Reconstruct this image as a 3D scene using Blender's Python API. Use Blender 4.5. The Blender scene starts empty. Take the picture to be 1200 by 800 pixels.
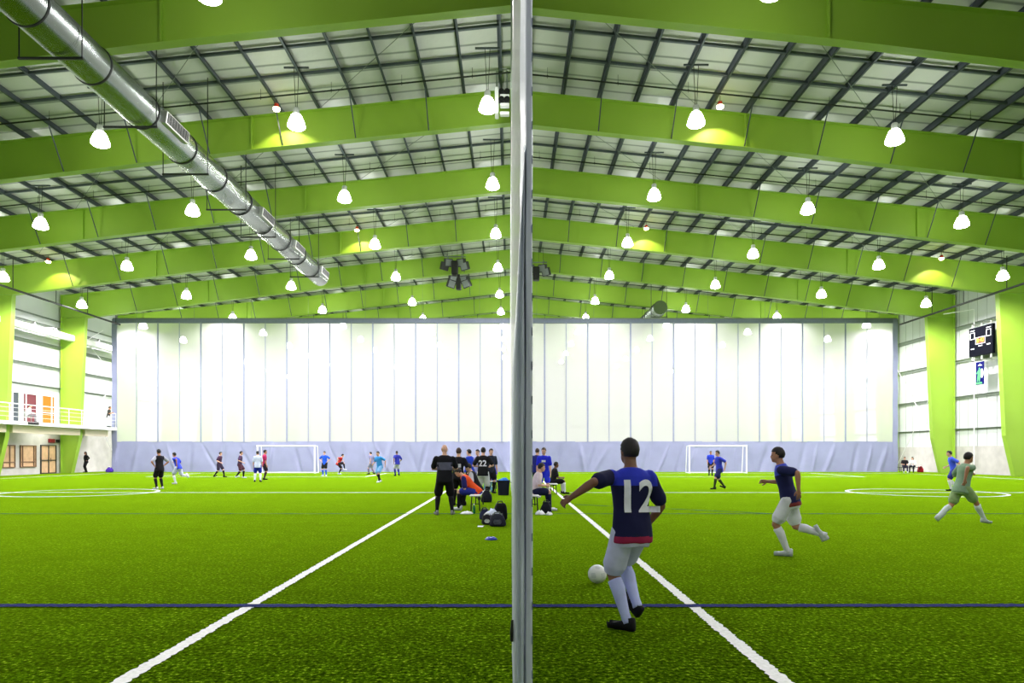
import bpy, bmesh, math, random
from mathutils import Vector, Matrix, Euler, noise
from mathutils.bvhtree import BVHTree
random.seed(7)
SC = bpy.context.scene
COL = SC.collection
R = math.radians
CX, CY, F, CH = 597.5, 531.5, 800.0, 1.56     # principal point, focal length in px, camera height


def gx(px, Y):            # X of an image column at a depth
    return (px - CX) * Y / F


def gd(py):               # depth of a point on the ground
    return CH * F / (py - CY)


# ------------------------------------------------------------------ materials
def srgb(r, g, b):
    def f(c):
        c /= 255.0
        return c / 12.92 if c <= .04045 else ((c + .055) / 1.055) ** 2.4
    return (f(r), f(g), f(b), 1.0)


def mat(name, rgb, rough=.6, metal=0.0, emit=0.0, emit_rgb=None, nscale=0.0, namt=.12, bump=0.0, spec=.5, ncoord='Object'):
    m = bpy.data.materials.new(name)
    m.use_nodes = True
    nt = m.node_tree
    p = nt.nodes['Principled BSDF']
    c = srgb(*rgb)
    p.inputs['Base Color'].default_value = c
    p.inputs['Roughness'].default_value = rough
    p.inputs['Metallic'].default_value = metal
    p.inputs['Specular IOR Level'].default_value = spec
    if emit:
        p.inputs['Emission Color'].default_value = srgb(*(emit_rgb or rgb))
        p.inputs['Emission Strength'].default_value = emit
    if nscale:
        tc = nt.nodes.new('ShaderNodeTexCoord')
        n = nt.nodes.new('ShaderNodeTexNoise')
        n.inputs['Scale'].default_value = nscale
        n.inputs['Detail'].default_value = 5
        nt.links.new(tc.outputs[ncoord], n.inputs['Vector'])
        r = nt.nodes.new('ShaderNodeValToRGB')
        r.color_ramp.elements[0].position = .3
        r.color_ramp.elements[1].position = .7
        r.color_ramp.elements[0].color = tuple(v * (1 - namt) for v in c[:3]) + (1,)
        r.color_ramp.elements[1].color = tuple(min(1, v * (1 + namt)) for v in c[:3]) + (1,)
        nt.links.new(n.outputs['Fac'], r.inputs['Fac'])
        nt.links.new(r.outputs['Color'], p.inputs['Base Color'])
        if bump:
            b = nt.nodes.new('ShaderNodeBump')
            b.inputs['Strength'].default_value = bump
            nt.links.new(n.outputs['Fac'], b.inputs['Height'])
            nt.links.new(b.outputs['Normal'], p.inputs['Normal'])
    return m


M = {}
M['green'] = mat('green_paint', (150, 188, 58), .5, nscale=.35, namt=.05)
M['purlin'] = mat('galvanised_purlin', (78, 86, 94), .5, .3, nscale=1.5, namt=.15)
M['dark'] = mat('dark_steel', (30, 34, 34), .6)
M['black'] = mat('black_plastic', (14, 14, 16), .5)
M['pipe'] = mat('black_pipe', (26, 32, 28), .5)
M['wallw'] = mat('wall_panel', (208, 212, 212), .6, nscale=.6, namt=.03)
M['girt'] = mat('girt_steel', (120, 130, 120), .55, nscale=2, namt=.1)
M['concrete'] = mat('concrete', (190, 186, 182), .85, nscale=1.6, namt=.1, bump=.1)
M['cream'] = mat('cream_paint', (236, 222, 200), .6)
M['white'] = mat('white_paint', (240, 240, 240), .5)
M['whitebar'] = mat('white_tube', (245, 245, 245), .4)
M['vinyl'] = mat('grey_vinyl', (146, 150, 184), .5, nscale=1.2, namt=.04)
M['hem'] = mat('grey_webbing', (120, 128, 150), .6, nscale=6, namt=.06)
M['webbing'] = mat('pale_webbing', (140, 146, 174), .6, nscale=6, namt=.05)
M['divvinyl'] = mat('divider_vinyl', (204, 210, 224), .4, nscale=1.5, namt=.04)
M['duct'] = None
M['alu'] = mat('cast_aluminium', (205, 205, 205), .4, .6)
M['lamp'] = mat('lamp_glass', (255, 255, 255), .2, emit=40.0, emit_rgb=(250, 255, 246))
M['warm'] = mat('lamp_warm', (255, 214, 150), .2, emit=25.0, emit_rgb=(255, 226, 180))
M['redhousing'] = mat('red_housing', (210, 60, 40), .5)
M['grille'] = mat('grille_grey', (120, 128, 126), .5, .3)
M['greyface'] = mat('speaker_grille', (120, 126, 128), .6)
M['wood'] = mat('beige_blind', (208, 170, 132), .5, nscale=3, namt=.12)
M['glassdark'] = mat('dark_glass', (70, 78, 84), .08)
M['orange'] = mat('orange_room', (186, 104, 16), .7, emit=.12, emit_rgb=(222, 130, 30))
M['redroom'] = mat('red_room', (104, 44, 52), .7, emit=.05, emit_rgb=(150, 60, 70))
M['frame'] = mat('dark_frame', (70, 66, 60), .5, .3)
M['brown'] = mat('brown_frame', (120, 92, 70), .5)
M['redsign'] = mat('red_sign', (120, 16, 24), .6, emit=.1)
M['navyboard'] = mat('navy_board', (7, 8, 22), .8, spec=.1)
M['led'] = mat('orange_digits', (255, 140, 50), .5, emit=3.0)
M['ledback'] = mat('led_back', (90, 36, 20), .5, emit=.5)
M['banblue'] = mat('banner_blue', (14, 18, 96), .85, spec=.1)
M['bangreen'] = mat('banner_green', (96, 190, 120), .85, spec=.1)
M['hair'] = mat('dark_hair', (24, 18, 16), .6, nscale=40, namt=.3)
M['hairbrown'] = mat('brown_hair', (62, 42, 32), .6, nscale=40, namt=.3)
M['skin'] = mat('skin_light', (222, 172, 146), .5, nscale=12, namt=.04)
M['skintan'] = mat('skin_tan', (186, 130, 100), .5, nscale=12, namt=.04)
M['skindark'] = mat('skin_brown', (130, 86, 64), .5, nscale=12, namt=.05)
M['eye'] = mat('eye_dark', (30, 22, 20), .3)
M['lip'] = mat('lip', (170, 96, 88), .5)
FAB = {}


def fab(rgb):
    if rgb not in FAB:
        FAB[rgb] = mat('fabric', rgb, .8, nscale=9, namt=.10, bump=.15, spec=.25)
    return FAB[rgb]


def duct_material():
    m = bpy.data.materials.new('spiral_duct')
    m.use_nodes = True
    nt = m.node_tree
    p = nt.nodes['Principled BSDF']
    p.inputs['Base Color'].default_value = srgb(168, 174, 172)
    p.inputs['Metallic'].default_value = 1.0
    p.inputs['Roughness'].default_value = .27
    tc = nt.nodes.new('ShaderNodeTexCoord')
    w = nt.nodes.new('ShaderNodeTexWave')
    w.bands_direction = 'Y'
    w.inputs['Scale'].default_value = 5.5
    w.inputs['Distortion'].default_value = .3
    nt.links.new(tc.outputs['Object'], w.inputs['Vector'])
    b = nt.nodes.new('ShaderNodeBump')
    b.inputs['Strength'].default_value = .3
    b.inputs['Distance'].default_value = .012
    nt.links.new(w.outputs['Fac'], b.inputs['Height'])
    nt.links.new(b.outputs['Normal'], p.inputs['Normal'])
    return m


M['duct'] = duct_material()


def mesh_curtain_material():
    m = bpy.data.materials.new('white_mesh_curtain')
    m.use_nodes = True
    nt = m.node_tree
    for n in list(nt.nodes):
        if n.type == 'BSDF_PRINCIPLED':
            nt.nodes.remove(n)
    out = [n for n in nt.nodes if n.type == 'OUTPUT_MATERIAL'][0]
    d = nt.nodes.new('ShaderNodeBsdfDiffuse')
    d.inputs['Color'].default_value = (.66, .66, .655, 1)
    t = nt.nodes.new('ShaderNodeBsdfTranslucent')
    t.inputs['Color'].default_value = (.66, .66, .655, 1)
    mx = nt.nodes.new('ShaderNodeMixShader')
    mx.inputs[0].default_value = .45
    nt.links.new(d.outputs[0], mx.inputs[1])
    nt.links.new(t.outputs[0], mx.inputs[2])
    tr = nt.nodes.new('ShaderNodeBsdfTransparent')
    mx2 = nt.nodes.new('ShaderNodeMixShader')
    mx2.inputs[0].default_value = .31
    nt.links.new(mx.outputs[0], mx2.inputs[1])
    nt.links.new(tr.outputs[0], mx2.inputs[2])
    nt.links.new(mx2.outputs[0], out.inputs['Surface'])
    return m


M['mesh'] = mesh_curtain_material()


def turf_material():
    m = bpy.data.materials.new('artificial_turf')
    m.use_nodes = True
    nt = m.node_tree
    p = nt.nodes['Principled BSDF']
    p.inputs['Roughness'].default_value = .85
    p.inputs['Specular IOR Level'].default_value = 0.0
    tc = nt.nodes.new('ShaderNodeTexCoord')

    def nz(scale, detail=4, rough=.6):
        n = nt.nodes.new('ShaderNodeTexNoise')
        n.inputs['Scale'].default_value = scale
        n.inputs['Detail'].default_value = detail
        n.inputs['Roughness'].default_value = rough
        nt.links.new(tc.outputs['Object'], n.inputs['Vector'])
        return n
    a = nz(26, 4.5, .72)
    b = nz(3.2, 4, .6)
    c = nz(.55, 3, .5)
    mp = nt.nodes.new('ShaderNodeMapping')

    def ramp(n, stops):
        r = nt.nodes.new('ShaderNodeValToRGB')
        e = r.color_ramp.elements
        e[0].position, e[0].color = stops[0][0], stops[0][1]
        e[1].position, e[1].color = stops[-1][0], stops[-1][1]
        for q in stops[1:-1]:
            k = e.new(q[0])
            k.color = q[1]
        nt.links.new(n.outputs['Fac'], r.inputs['Fac'])
        return r
    g = lambda v: (v, v, v, 1)
    r1 = ramp(a, [(.38, srgb(8, 15, 2)), (.48, srgb(48, 78, 5)), (.58, srgb(86, 122, 8)), (.68, srgb(184, 214, 56))])
    r2 = ramp(b, [(.36, g(.66)), (.66, g(1.16))])
    r3 = ramp(c, [(.36, g(.86)), (.66, g(1.08))])
    m1 = nt.nodes.new('ShaderNodeMix')
    m1.data_type = 'RGBA'
    m1.blend_type = 'MULTIPLY'
    m1.inputs[0].default_value = 1
    nt.links.new(r1.outputs[0], m1.inputs[6])
    nt.links.new(r2.outputs[0], m1.inputs[7])
    m2 = nt.nodes.new('ShaderNodeMix')
    m2.data_type = 'RGBA'
    m2.blend_type = 'MULTIPLY'
    m2.inputs[0].default_value = 1
    nt.links.new(m1.outputs[2], m2.inputs[6])
    nt.links.new(r3.outputs[0], m2.inputs[7])
    nt.links.new(m2.outputs[2], p.inputs['Base Color'])
    bp = nt.nodes.new('ShaderNodeBump')
    bp.inputs['Strength'].default_value = .9
    bp.inputs['Distance'].default_value = .03
    nt.links.new(a.outputs['Fac'], bp.inputs['Height'])
    nt.links.new(bp.outputs['Normal'], p.inputs['Normal'])
    out = [n for n in nt.nodes if n.type == 'OUTPUT_MATERIAL'][0]
    sh = nt.nodes.new('ShaderNodeBsdfSheen')
    sh.inputs['Color'].default_value = SHEEN
    sh.inputs['Roughness'].default_value = .22
    ad = nt.nodes.new('ShaderNodeAddShader')
    nt.links.new(p.outputs[0], ad.inputs[0])
    nt.links.new(sh.outputs[0], ad.inputs[1])
    nt.links.new(ad.outputs[0], out.inputs['Surface'])
    return m


SHEEN = (.46, .78, .012, 1)
M['turf'] = turf_material()
M['linew'] = mat('white_turf_line', (244, 246, 240), .9, nscale=30, namt=.12, bump=.5, spec=.1)
M['lineb'] = mat('blue_turf_line', (10, 26, 92), .9, nscale=30, namt=.35, bump=.5, spec=.1)
M['linet'] = mat('teal_turf_line', (18, 84, 52), .9, nscale=20, namt=.4, bump=.5, spec=.1)


def deck_material():
    m = bpy.data.materials.new('roof_liner')
    m.use_nodes = True
    nt = m.node_tree
    p = nt.nodes['Principled BSDF']
    p.inputs['Roughness'].default_value = .38
    tc = nt.nodes.new('ShaderNodeTexCoord')
    w = nt.nodes.new('ShaderNodeTexWave')
    w.bands_direction = 'Y'
    w.inputs['Scale'].default_value = .32
    w.inputs['Distortion'].default_value = .6
    w.inputs['Detail'].default_value = 2
    nt.links.new(tc.outputs['Object'], w.inputs['Vector'])
    r = nt.nodes.new('ShaderNodeValToRGB')
    r.color_ramp.elements[0].position = .0
    r.color_ramp.elements[0].color = srgb(136, 142, 136)
    r.color_ramp.elements[1].position = .08
    r.color_ramp.elements[1].color = srgb(206, 208, 202)
    nt.links.new(w.outputs['Fac'], r.inputs['Fac'])
    nt.links.new(r.outputs['Color'], p.inputs['Base Color'])
    n = nt.nodes.new('ShaderNodeTexNoise')
    n.inputs['Scale'].default_value = 1.4
    n.inputs['Detail'].default_value = 3
    nt.links.new(tc.outputs['Object'], n.inputs['Vector'])
    b = nt.nodes.new('ShaderNodeBump')
    b.inputs['Strength'].default_value = .3
    b.inputs['Distance'].default_value = .15
    nt.links.new(n.outputs['Fac'], b.inputs['Height'])
    nt.links.new(b.outputs['Normal'], p.inputs['Normal'])
    return m


M['deck'] = deck_material()


# ------------------------------------------------------------------ mesh helpers
class MB:
    def __init__(s):
        s.v, s.f, s.m = [], [], []

    def add(s, vs, fs, mi=0):
        o = len(s.v)
        s.v += [tuple(v) for v in vs]
        s.f += [tuple(i + o for i in f) for f in fs]
        s.m += [mi] * len(fs)
        return s

    def box(s, a, b, mi=0, mtx=None):
        (x0, y0, z0), (x1, y1, z1) = a, b
        vs = [Vector(p) for p in ((x0, y0, z0), (x1, y0, z0), (x1, y1, z0), (x0, y1, z0), (x0, y0, z1), (x1, y0, z1), (x1, y1, z1), (x0, y1, z1))]
        if mtx is not None:
            vs = [mtx @ v for v in vs]
        return s.add(vs, [(3, 2, 1, 0), (4, 5, 6, 7), (0, 1, 5, 4), (1, 2, 6, 5), (2, 3, 7, 6), (3, 0, 4, 7)], mi)

    def cbox(s, a, b, c=.01, mi=0, mtx=None):
        """box with chamfered vertical and horizontal edges (octagonal loft)"""
        (x0, y0, z0), (x1, y1, z1) = a, b

        def ring(z, i):
            return [(x0 + i + c, y0 + i, z), (x1 - i - c, y0 + i, z), (x1 - i, y0 + i + c, z), (x1 - i, y1 - i - c, z), (x1 - i - c, y1 - i, z), (x0 + i + c, y1 - i, z), (x0 + i, y1 - i - c, z), (x0 + i, y0 + i + c, z)]
        rs = [ring(z0, c), ring(z0 + c, 0), ring(z1 - c, 0), ring(z1, c)]
        return s.loft(rs, mi, mtx)

    def loft(s, rings, mi=0, mtx=None, cap=True, closed=True):
        n = len(rings[0])
        vs = [Vector(p) for r in rings for p in r]
        if mtx is not None:
            vs = [mtx @ v for v in vs]
        fs = []
        for i in range(len(rings) - 1):
            for j in range(n if closed else n - 1):
                k = (j + 1) % n
                fs.append((i * n + j, i * n + k, (i + 1) * n + k, (i + 1) * n + j))
        if cap:
            fs.append(tuple(reversed(range(n))))
            fs.append(tuple((len(rings) - 1) * n + j for j in range(n)))
        return s.add(vs, fs, mi)

    def tube(s, pts, seg=8, mi=0, round_ends=False):
        """pts: list of (point, radius)"""
        P = [Vector(p) for p, r in pts]
        rad = [r for p, r in pts]
        if round_ends:
            d0 = (P[0] - P[1]).normalized()
            d1 = (P[-1] - P[-2]).normalized()
            P = [P[0] + d0 * rad[0] * .95, P[0] + d0 * rad[0] * .7] + P + [P[-1] + d1 * rad[-1] * .7, P[-1] + d1 * rad[-1] * .95]
            rad = [rad[0] * .3, rad[0] * .72] + rad + [rad[-1] * .72, rad[-1] * .3]
        rings = []
        up = None
        for i, p in enumerate(P):
            t = (P[min(i + 1, len(P) - 1)] - P[max(i - 1, 0)]).normalized()
            if up is None:
                up = Vector((0, 0, 1)) if abs(t.z) < .9 else Vector((0, 1, 0))
            a = t.cross(up).normalized()
            b = a.cross(t).normalized()
            up = b
            rings.append([p + (a * math.cos(2 * math.pi * j / seg) + b * math.sin(2 * math.pi * j / seg)) * rad[i] for j in range(seg)])
        return s.loft(rings, mi)

    def bar(s, a, b, r=.01, seg=6, mi=0):
        return s.tube([(a, r), (b, r)], seg, mi)

    def lathe(s, prof, seg=16, mi=0, mtx=None, cap=True):
        rings = [[(r * math.cos(2 * math.pi * j / seg), r * math.sin(2 * math.pi * j / seg), z) for j in range(seg)] for r, z in prof]
        return s.loft(rings, mi, mtx, cap)

    def ell(s, c, r, seg=14, rg=9, mi=0, mtx=None):
        rings = []
        for i in range(rg + 1):
            t = -math.pi / 2 + math.pi * (i + .25) / (rg + .5)
            rings.append([(c[0] + r[0] * math.cos(t) * math.cos(2 * math.pi * j / seg), c[1] + r[1] * math.cos(t) * math.sin(2 * math.pi * j / seg), c[2] + r[2] * math.sin(t)) for j in range(seg)])
        return s.loft(rings, mi, mtx)

    def plate_xz(s, poly, y0, y1, mi=0):
        """polygon in XZ extruded along Y"""
        n = len(poly)
        vs = [(x, y0, z) for x, z in poly] + [(x, y1, z) for x, z in poly]
        fs = [tuple(range(n)), tuple(reversed(range(n, 2 * n)))]
        for i in range(n):
            j = (i + 1) % n
            fs.append((i, i + n, j + n, j))
        return s.add(vs, fs, mi)

    def mesh(s, name, mats, smooth=False):
        me = bpy.data.meshes.new(name)
        me.from_pydata(s.v, [], s.f)
        for m in (mats if isinstance(mats, (list, tuple)) else [mats]):
            me.materials.append(m)
        me.polygons.foreach_set('material_index', s.m)
        bm = bmesh.new()
        bm.from_mesh(me)
        bmesh.ops.recalc_face_normals(bm, faces=bm.faces)
        bm.to_mesh(me)
        bm.free()
        if smooth:
            me.polygons.foreach_set('use_smooth', [True] * len(me.polygons))
        me.update()
        return me

    def build(s, name, mats, parent=None, smooth=False, label=None):
        o = bpy.data.objects.new(name, s.mesh(name, mats, smooth))
        COL.objects.link(o)
        if parent is not None:
            o.parent = parent
        if label:
            o['label'] = label
        return o


def tag(o, label=None, cat=None, group=None, kind=None):
    if label:
        o['label'] = label
    if cat:
        o['category'] = cat
    if group:
        o['group'] = group
    if kind:
        o['kind'] = kind
    return o


def thing(name, label, cat, loc=(0, 0, 0), rz=0, group=None):
    o = bpy.data.objects.new(name, None)
    COL.objects.link(o)
    o.location = loc
    o.rotation_euler = (0, 0, rz)
    o.empty_display_size = .2
    return tag(o, label, cat, group)


ORD = ['first', 'second', 'third', 'fourth', 'fifth', 'sixth', 'seventh', 'eighth', 'ninth', 'tenth', 'eleventh', 'twelfth', 'thirteenth']

def text_mesh(s, size, extrude=.004, bold=0.0):
    cu = bpy.data.curves.new('t', 'FONT')
    cu.body = s
    cu.size = size
    cu.align_x = 'CENTER'
    cu.align_y = 'CENTER'
    cu.extrude = extrude
    cu.offset = bold
    o = bpy.data.objects.new('t', cu)
    COL.objects.link(o)
    bpy.context.view_layer.update()
    me = bpy.data.meshes.new_from_object(o.evaluated_get(bpy.context.evaluated_depsgraph_get()))
    bpy.data.objects.remove(o)
    bpy.data.curves.remove(cu)
    return me



# ------------------------------------------------------------------ people
DG = bpy.context.evaluated_depsgraph_get


def ik(a, b, l1, l2, pole):
    a, b = Vector(a), Vector(b)
    d = b - a
    L = min(d.length, l1 + l2 - .004)
    L = max(L, abs(l1 - l2) + .02)
    u = d.normalized()
    ca = (l1 * l1 + L * L - l2 * l2) / (2 * l1 * L)
    sa = math.sqrt(max(0, 1 - ca * ca))
    p = Vector(pole)
    p = (p - u * p.dot(u)).normalized()
    return a + u * l1 * ca + p * l1 * sa, a + u * L


def limb(mb, a, b, rads, bulge=None, round_ends=True, seg=12):
    a, b = Vector(a), Vector(b)
    n = len(rads)
    pts = []
    for i, r in enumerate(rads):
        p = a + (b - a) * i / (n - 1)
        if bulge is not None:
            p = p + Vector(bulge) * math.sin(math.pi * min(1, i / (n - 1) * 1.25)) if i / (n - 1) < .8 else p
        pts.append((p, r))
    mb.tube(pts, seg, 0, round_ends)


def remeshed(mbs, voxel, smooth):
    """fuse overlapping closed shapes into one continuous surface"""
    tmp = []
    for mb in mbs:
        me = mb.mesh('tmp', [])
        o = bpy.data.objects.new('tmp', me)
        COL.objects.link(o)
        rm = o.modifiers.new('r', 'REMESH')
        rm.mode = 'VOXEL'
        rm.voxel_size = voxel
        sm = o.modifiers.new('s', 'SMOOTH')
        sm.factor = .5
        sm.iterations = smooth
        tmp.append(o)
    bpy.context.view_layer.update()
    dg = DG()
    out = []
    for o in tmp:
        me = bpy.data.meshes.new_from_object(o.evaluated_get(dg))
        me.materials.clear()
        out.append(me)
    for o in tmp:
        d = o.data
        bpy.data.objects.remove(o)
        bpy.data.meshes.remove(d)
    return out


def drape_text(s, size, shirt_me, mtx, m, parent, name, back=True, squash=1.0, k=1.0):
    """number or word laid onto the shirt: mtx = chest frame (x right, y forward, z up)"""
    bm = bmesh.new()
    if s == '#':            # a plain printed block
        me = bpy.data.meshes.new('print')
        bm.faces.new([bm.verts.new((x_, y_, 0)) for x_, y_ in ((-size, -size * .5), (size, -size * .5), (size, size * .5), (-size, size * .5))])
    else:
        me = text_mesh(s, size, 0, size * .022)
        bm.from_mesh(me)
    bmesh.ops.triangulate(bm, faces=bm.faces)
    for _ in range(3):
        long = [e for e in bm.edges if e.calc_length() > .018]
        if long:
            bmesh.ops.subdivide_edges(bm, edges=long, cuts=1)
            bmesh.ops.triangulate(bm, faces=bm.faces)
    bv = BVHTree.FromPolygons([v.co.copy() for v in shirt_me.vertices], [tuple(p.vertices) for p in shirt_me.polygons])
    sgn = 1 if back else -1
    r3 = mtx.to_3x3()
    dirv = r3 @ Vector((0, sgn, 0))
    for v in bm.verts:
        o = mtx @ Vector((v.co.x * squash * sgn, -.45 * sgn, v.co.y))
        hit = bv.ray_cast(o, dirv)
        v.co = (hit[0] if hit[0] is not None else mtx @ Vector((v.co.x * sgn, -.15 * sgn, v.co.y))) - dirv * .007
    bm.to_mesh(me)
    bm.free()
    me.materials.clear()
    me.materials.append(m)
    o = bpy.data.objects.new(name, me)
    COL.objects.link(o)
    o.parent = parent
    return o


def person(label, X, Y, rz=0, H=1.75, z0=0.0, pelvis=(0, 0, .945), lean=3, side=0, twist=0, headyaw=0, headpitch=0,
           feet=None, hands=None, curl=25, skin='skin', hair='hair', hairstyle='short', shirt=(30, 50, 180), sleeve=.62,
           shorts=(20, 20, 24), legfrac=.78, socks=None, shoes=(20, 20, 22), sleeves_rgb=None, number=None, front=None, width=1.0,
           hem_rgb=None, yoke=None, knee=None, elbow=None, group=None):
    """one figure; local frame: x right, y forward, z up, in metres for a 1.75 m body. feet: {'L': (x,y,z_ankle,yaw,pitch)}; hands: {'L': (x,y,z)}"""
    k = H / 1.75
    vox = .011 if Y < 12 else .015 if Y < 32 else .021
    feet = feet or {}
    hands = hands or {}
    P = Vector(pelvis)
    RL = Matrix.Rotation(R(-lean), 3, 'X') @ Matrix.Rotation(R(side), 3, 'Y')

    def RT(q):
        return RL @ Matrix.Rotation(R(twist) * q, 3, 'Z')
    up = RL @ Vector((0, 0, 1))

    def sp(z):
        """spine with a gentle bend: the lean grows towards the chest"""
        return P + up * z

    def torso(mb, rows, grow=0.0, seg=20):
        rings = []
        for z, rx, ry, yo in rows:
            q = max(0, min(1, (z + .05) / .4))
            Rm = RT(q)
            c = sp(z)
            rings.append([c + Rm @ Vector(((rx * width + grow) * (abs(math.cos(a)) ** .85) * math.copysign(1, math.cos(a)), (ry + grow) * math.sin(a) + yo, 0)) for a in [2 * math.pi * j / seg for j in range(seg)]])
        mb.loft(rings)
    NECK = sp(.53)
    Rc = RT(1)
    Rh = Rc @ Matrix.Rotation(R(headyaw), 3, 'Z') @ Matrix.Rotation(R(lean * .65 - headpitch), 3, 'X')
    HC = NECK + Rc @ Vector((0, .015, .05)) + Rh @ Vector((0, .018, .100))
    HM = Matrix.Translation(HC) @ Rh.to_4x4()
    body = MB()
    torso(body, [(-.13, .09, .07, 0), (-.08, .135, .10, -.005), (-.01, .158, .112, -.008), (.07, .150, .102, 0), (.16, .132, .092, .006), (.26, .146, .104, .006),
                 (.36, .166, .114, .004), (.45, .172, .102, 0), (.498, .125, .078, 0), (.535, .064, .064, 0)])
    body.tube([(NECK - up * .05, .066), (NECK + up * .03, .058), (HC - Rh @ Vector((0, .015, .05)), .056)], 12, 0, True)
    # head
    body.ell((0, -.005, .018), (.076, .096, .104), 18, 12, 0, HM)
    body.ell((0, .030, -.045), (.060, .064, .070), 16, 10, 0, HM)
    body.ell((0, .052, -.088), (.034, .036, .026), 10, 7, 0, HM)
    body.ell((0, .066, .022), (.055, .026, .018), 12, 7, 0, HM)
    body.loft([[(-.010, .086, .012), (.010, .086, .012), (.010, .07, .012), (-.010, .07, .012)], [(-.017, .112, -.026), (.017, .112, -.026), (.020, .08, -.034), (-.020, .08, -.034)]], 0, HM)
    for s in (-1, 1):
        body.ell((s * .077, -.008, -.008), (.011, .022, .032), 10, 7, 0, HM)
    sh = MB()     # shirt
    st = MB()     # shorts
    rows = [(-.145, .188, .146, -.002), (-.10, .190, .148, -.004), (-.01, .184, .140, -.005), (.08, .174, .126, 0), (.17, .162, .116, .004), (.27, .168, .122, .005),
            (.36, .181, .128, .003), (.452, .183, .115, 0), (.502, .138, .092, 0), (.536, .084, .077, 0)]
    torso(sh, rows)
    torso(st, [(-.18, .158, .118, 0), (-.13, .168, .126, -.003), (-.03, .160, .116, -.005), (.04, .150, .106, 0)])
    socks_mb, shoe_mb, fingers = [], [], []
    forward = Vector((0, 1, 0))
    for sd, s in (('L', -1), ('R', 1)):
        # legs
        hip = P + Matrix.Rotation(R(twist * .15), 3, 'Z') @ Vector((s * .092, 0, -.03))
        fx, fy, fz, yaw, pit = (tuple(feet.get(sd, (s * .11, 0, .085, s * -8, 0))) + (0, 0, 0))[:5]
        pole = Vector(knee[sd]) if knee and sd in knee else Vector((s * .12, 1, 0))
        kn, an = ik(hip, (fx, fy, fz), .43, .44, pole)
        legd = (an - kn).normalized()
        limb(body, hip, kn, [.088, .086, .078, .068, .058])
        back = (legd.cross(Vector((1, 0, 0)))).normalized()
        if back.y > 0:
            back = -back
        body.tube([(kn, .056), (kn + (an - kn) * .15 + back * .006, .057), (kn + (an - kn) * .33 + back * .012, .059), (kn + (an - kn) * .6 + back * .004, .047), (kn + (an - kn) * .85, .037), (an, .038)], 12, 0, True)
        fd = Matrix.Rotation(R(yaw), 3, 'Z') @ (Matrix.Rotation(R(-pit), 3, 'X') @ Vector((0, 1, 0)))
        fu = Matrix.Rotation(R(yaw), 3, 'Z') @ (Matrix.Rotation(R(-pit), 3, 'X') @ Vector((0, 0, 1)))
        fr = fd.cross(fu)
        FM = Matrix((fr, fd, fu)).transposed().to_4x4()
        FM.translation = an
        body.ell((0, .05, -.045), (.036, .10, .030), 12, 7, 0, FM)
        so = MB()
        out = []
        for yy, wx, top in ((-.075, .026, .02), (-.06, .036, .035), (-.01, .041, .03), (.05, .044, -.005), (.11, .050, -.022), (.16, .045, -.035), (.195, .028, -.048)):
            out.append([(wx * math.cos(a) * (1 if math.sin(a) > -.5 else .95), yy, (top if math.sin(a) > 0 else -.082 - 0) if abs(math.sin(a)) > .7 else (-.035 + (.012 if math.sin(a) > 0 else -.04 * abs(math.sin(a))))) for a in [2 * math.pi * (j + .5) / 12 for j in range(12)]])
        so.loft(out, 0, FM)
        for q in range(4):
            so.box((-.028, .02 + q * .02, .0 - q * .006), (.028, .028 + q * .02, .006 - q * .006), 1, FM)
        shoe_mb.append(so)
        if legfrac > 1.05:      # trousers
            limb(st, hip, kn, [.104, .100, .090, .080, .072])
            limb(st, kn, kn + (an - kn) * .97, [.072, .070, .066, .060, .058])
        else:
            e = hip + (kn - hip) * legfrac
            limb(st, hip, e, [.110, .112, .110, .108, .110], None, True, 14)
            limb(st, hip + (kn - hip) * .3, e, [.10, .105, .112], None, False, 14)
        if socks is not None:
            k_ = MB()
            a0 = kn + (an - kn) * .14
            k_.tube([(a0 - legd * .004, .050), (a0, .066), (kn + (an - kn) * .33 + back * .012, .066), (kn + (an - kn) * .6 + back * .004, .054), (kn + (an - kn) * .85, .044), (an - legd * .0, .046), (an + legd * .02, .044)], 14, 0)
            socks_mb.append(k_)
        # arms
        shd = sp(.448) + Rc @ Vector((s * .178 * width, 0, 0))
        if sd in hands:
            hx = Vector(hands[sd])
        else:
            hx = sp(.448) + Rc @ Vector((s * .235, .05, 0)) + Vector((0, .02, -.545))
        ep = Vector(elbow[sd]) if elbow and sd in elbow else Rc @ Vector((s * .55, -1, -.2))
        el, wr = ik(shd, hx, .29, .26, ep)
        limb(body, shd, el, [.054, .054, .050, .044, .040])
        body.tube([(el, .040), (el + (wr - el) * .25, .043), (el + (wr - el) * .7, .033), (wr, .027)], 12, 0, True)
        ad = (wr - el).normalized()
        if sleeve > 1.0:
            limb(sh, shd, el, [.070, .066, .060, .054, .052])
            limb(sh, el, el + (wr - el) * .95, [.052, .052, .048, .044, .042])
        else:
            limb(sh, shd, shd + (el - shd) * (sleeve + .12), [.074, .074, .073, .074, .076])
        # hand: palm and five fingers
        pn = (Rc @ Vector((-s, .25, 0)))
        pn = (pn - ad * pn.dot(ad))
        pn = pn.normalized() if pn.length > .1 else Vector((0, 0, -1)).cross(ad).normalized()
        ac = ad.cross(pn).normalized()
        if (Rc @ Vector((0, 1, 0))).dot(ac) < 0 and abs((Rc @ Vector((0, 1, 0))).dot(ac)) > .3:
            ac = -ac                                       # ac points towards the thumb side
        PM = Matrix((ac, ad, pn)).transposed().to_4x4()
        PM.translation = wr
        body.ell((0, .045, 0), (.040, .056, .016), 12, 8, 0, PM)
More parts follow.
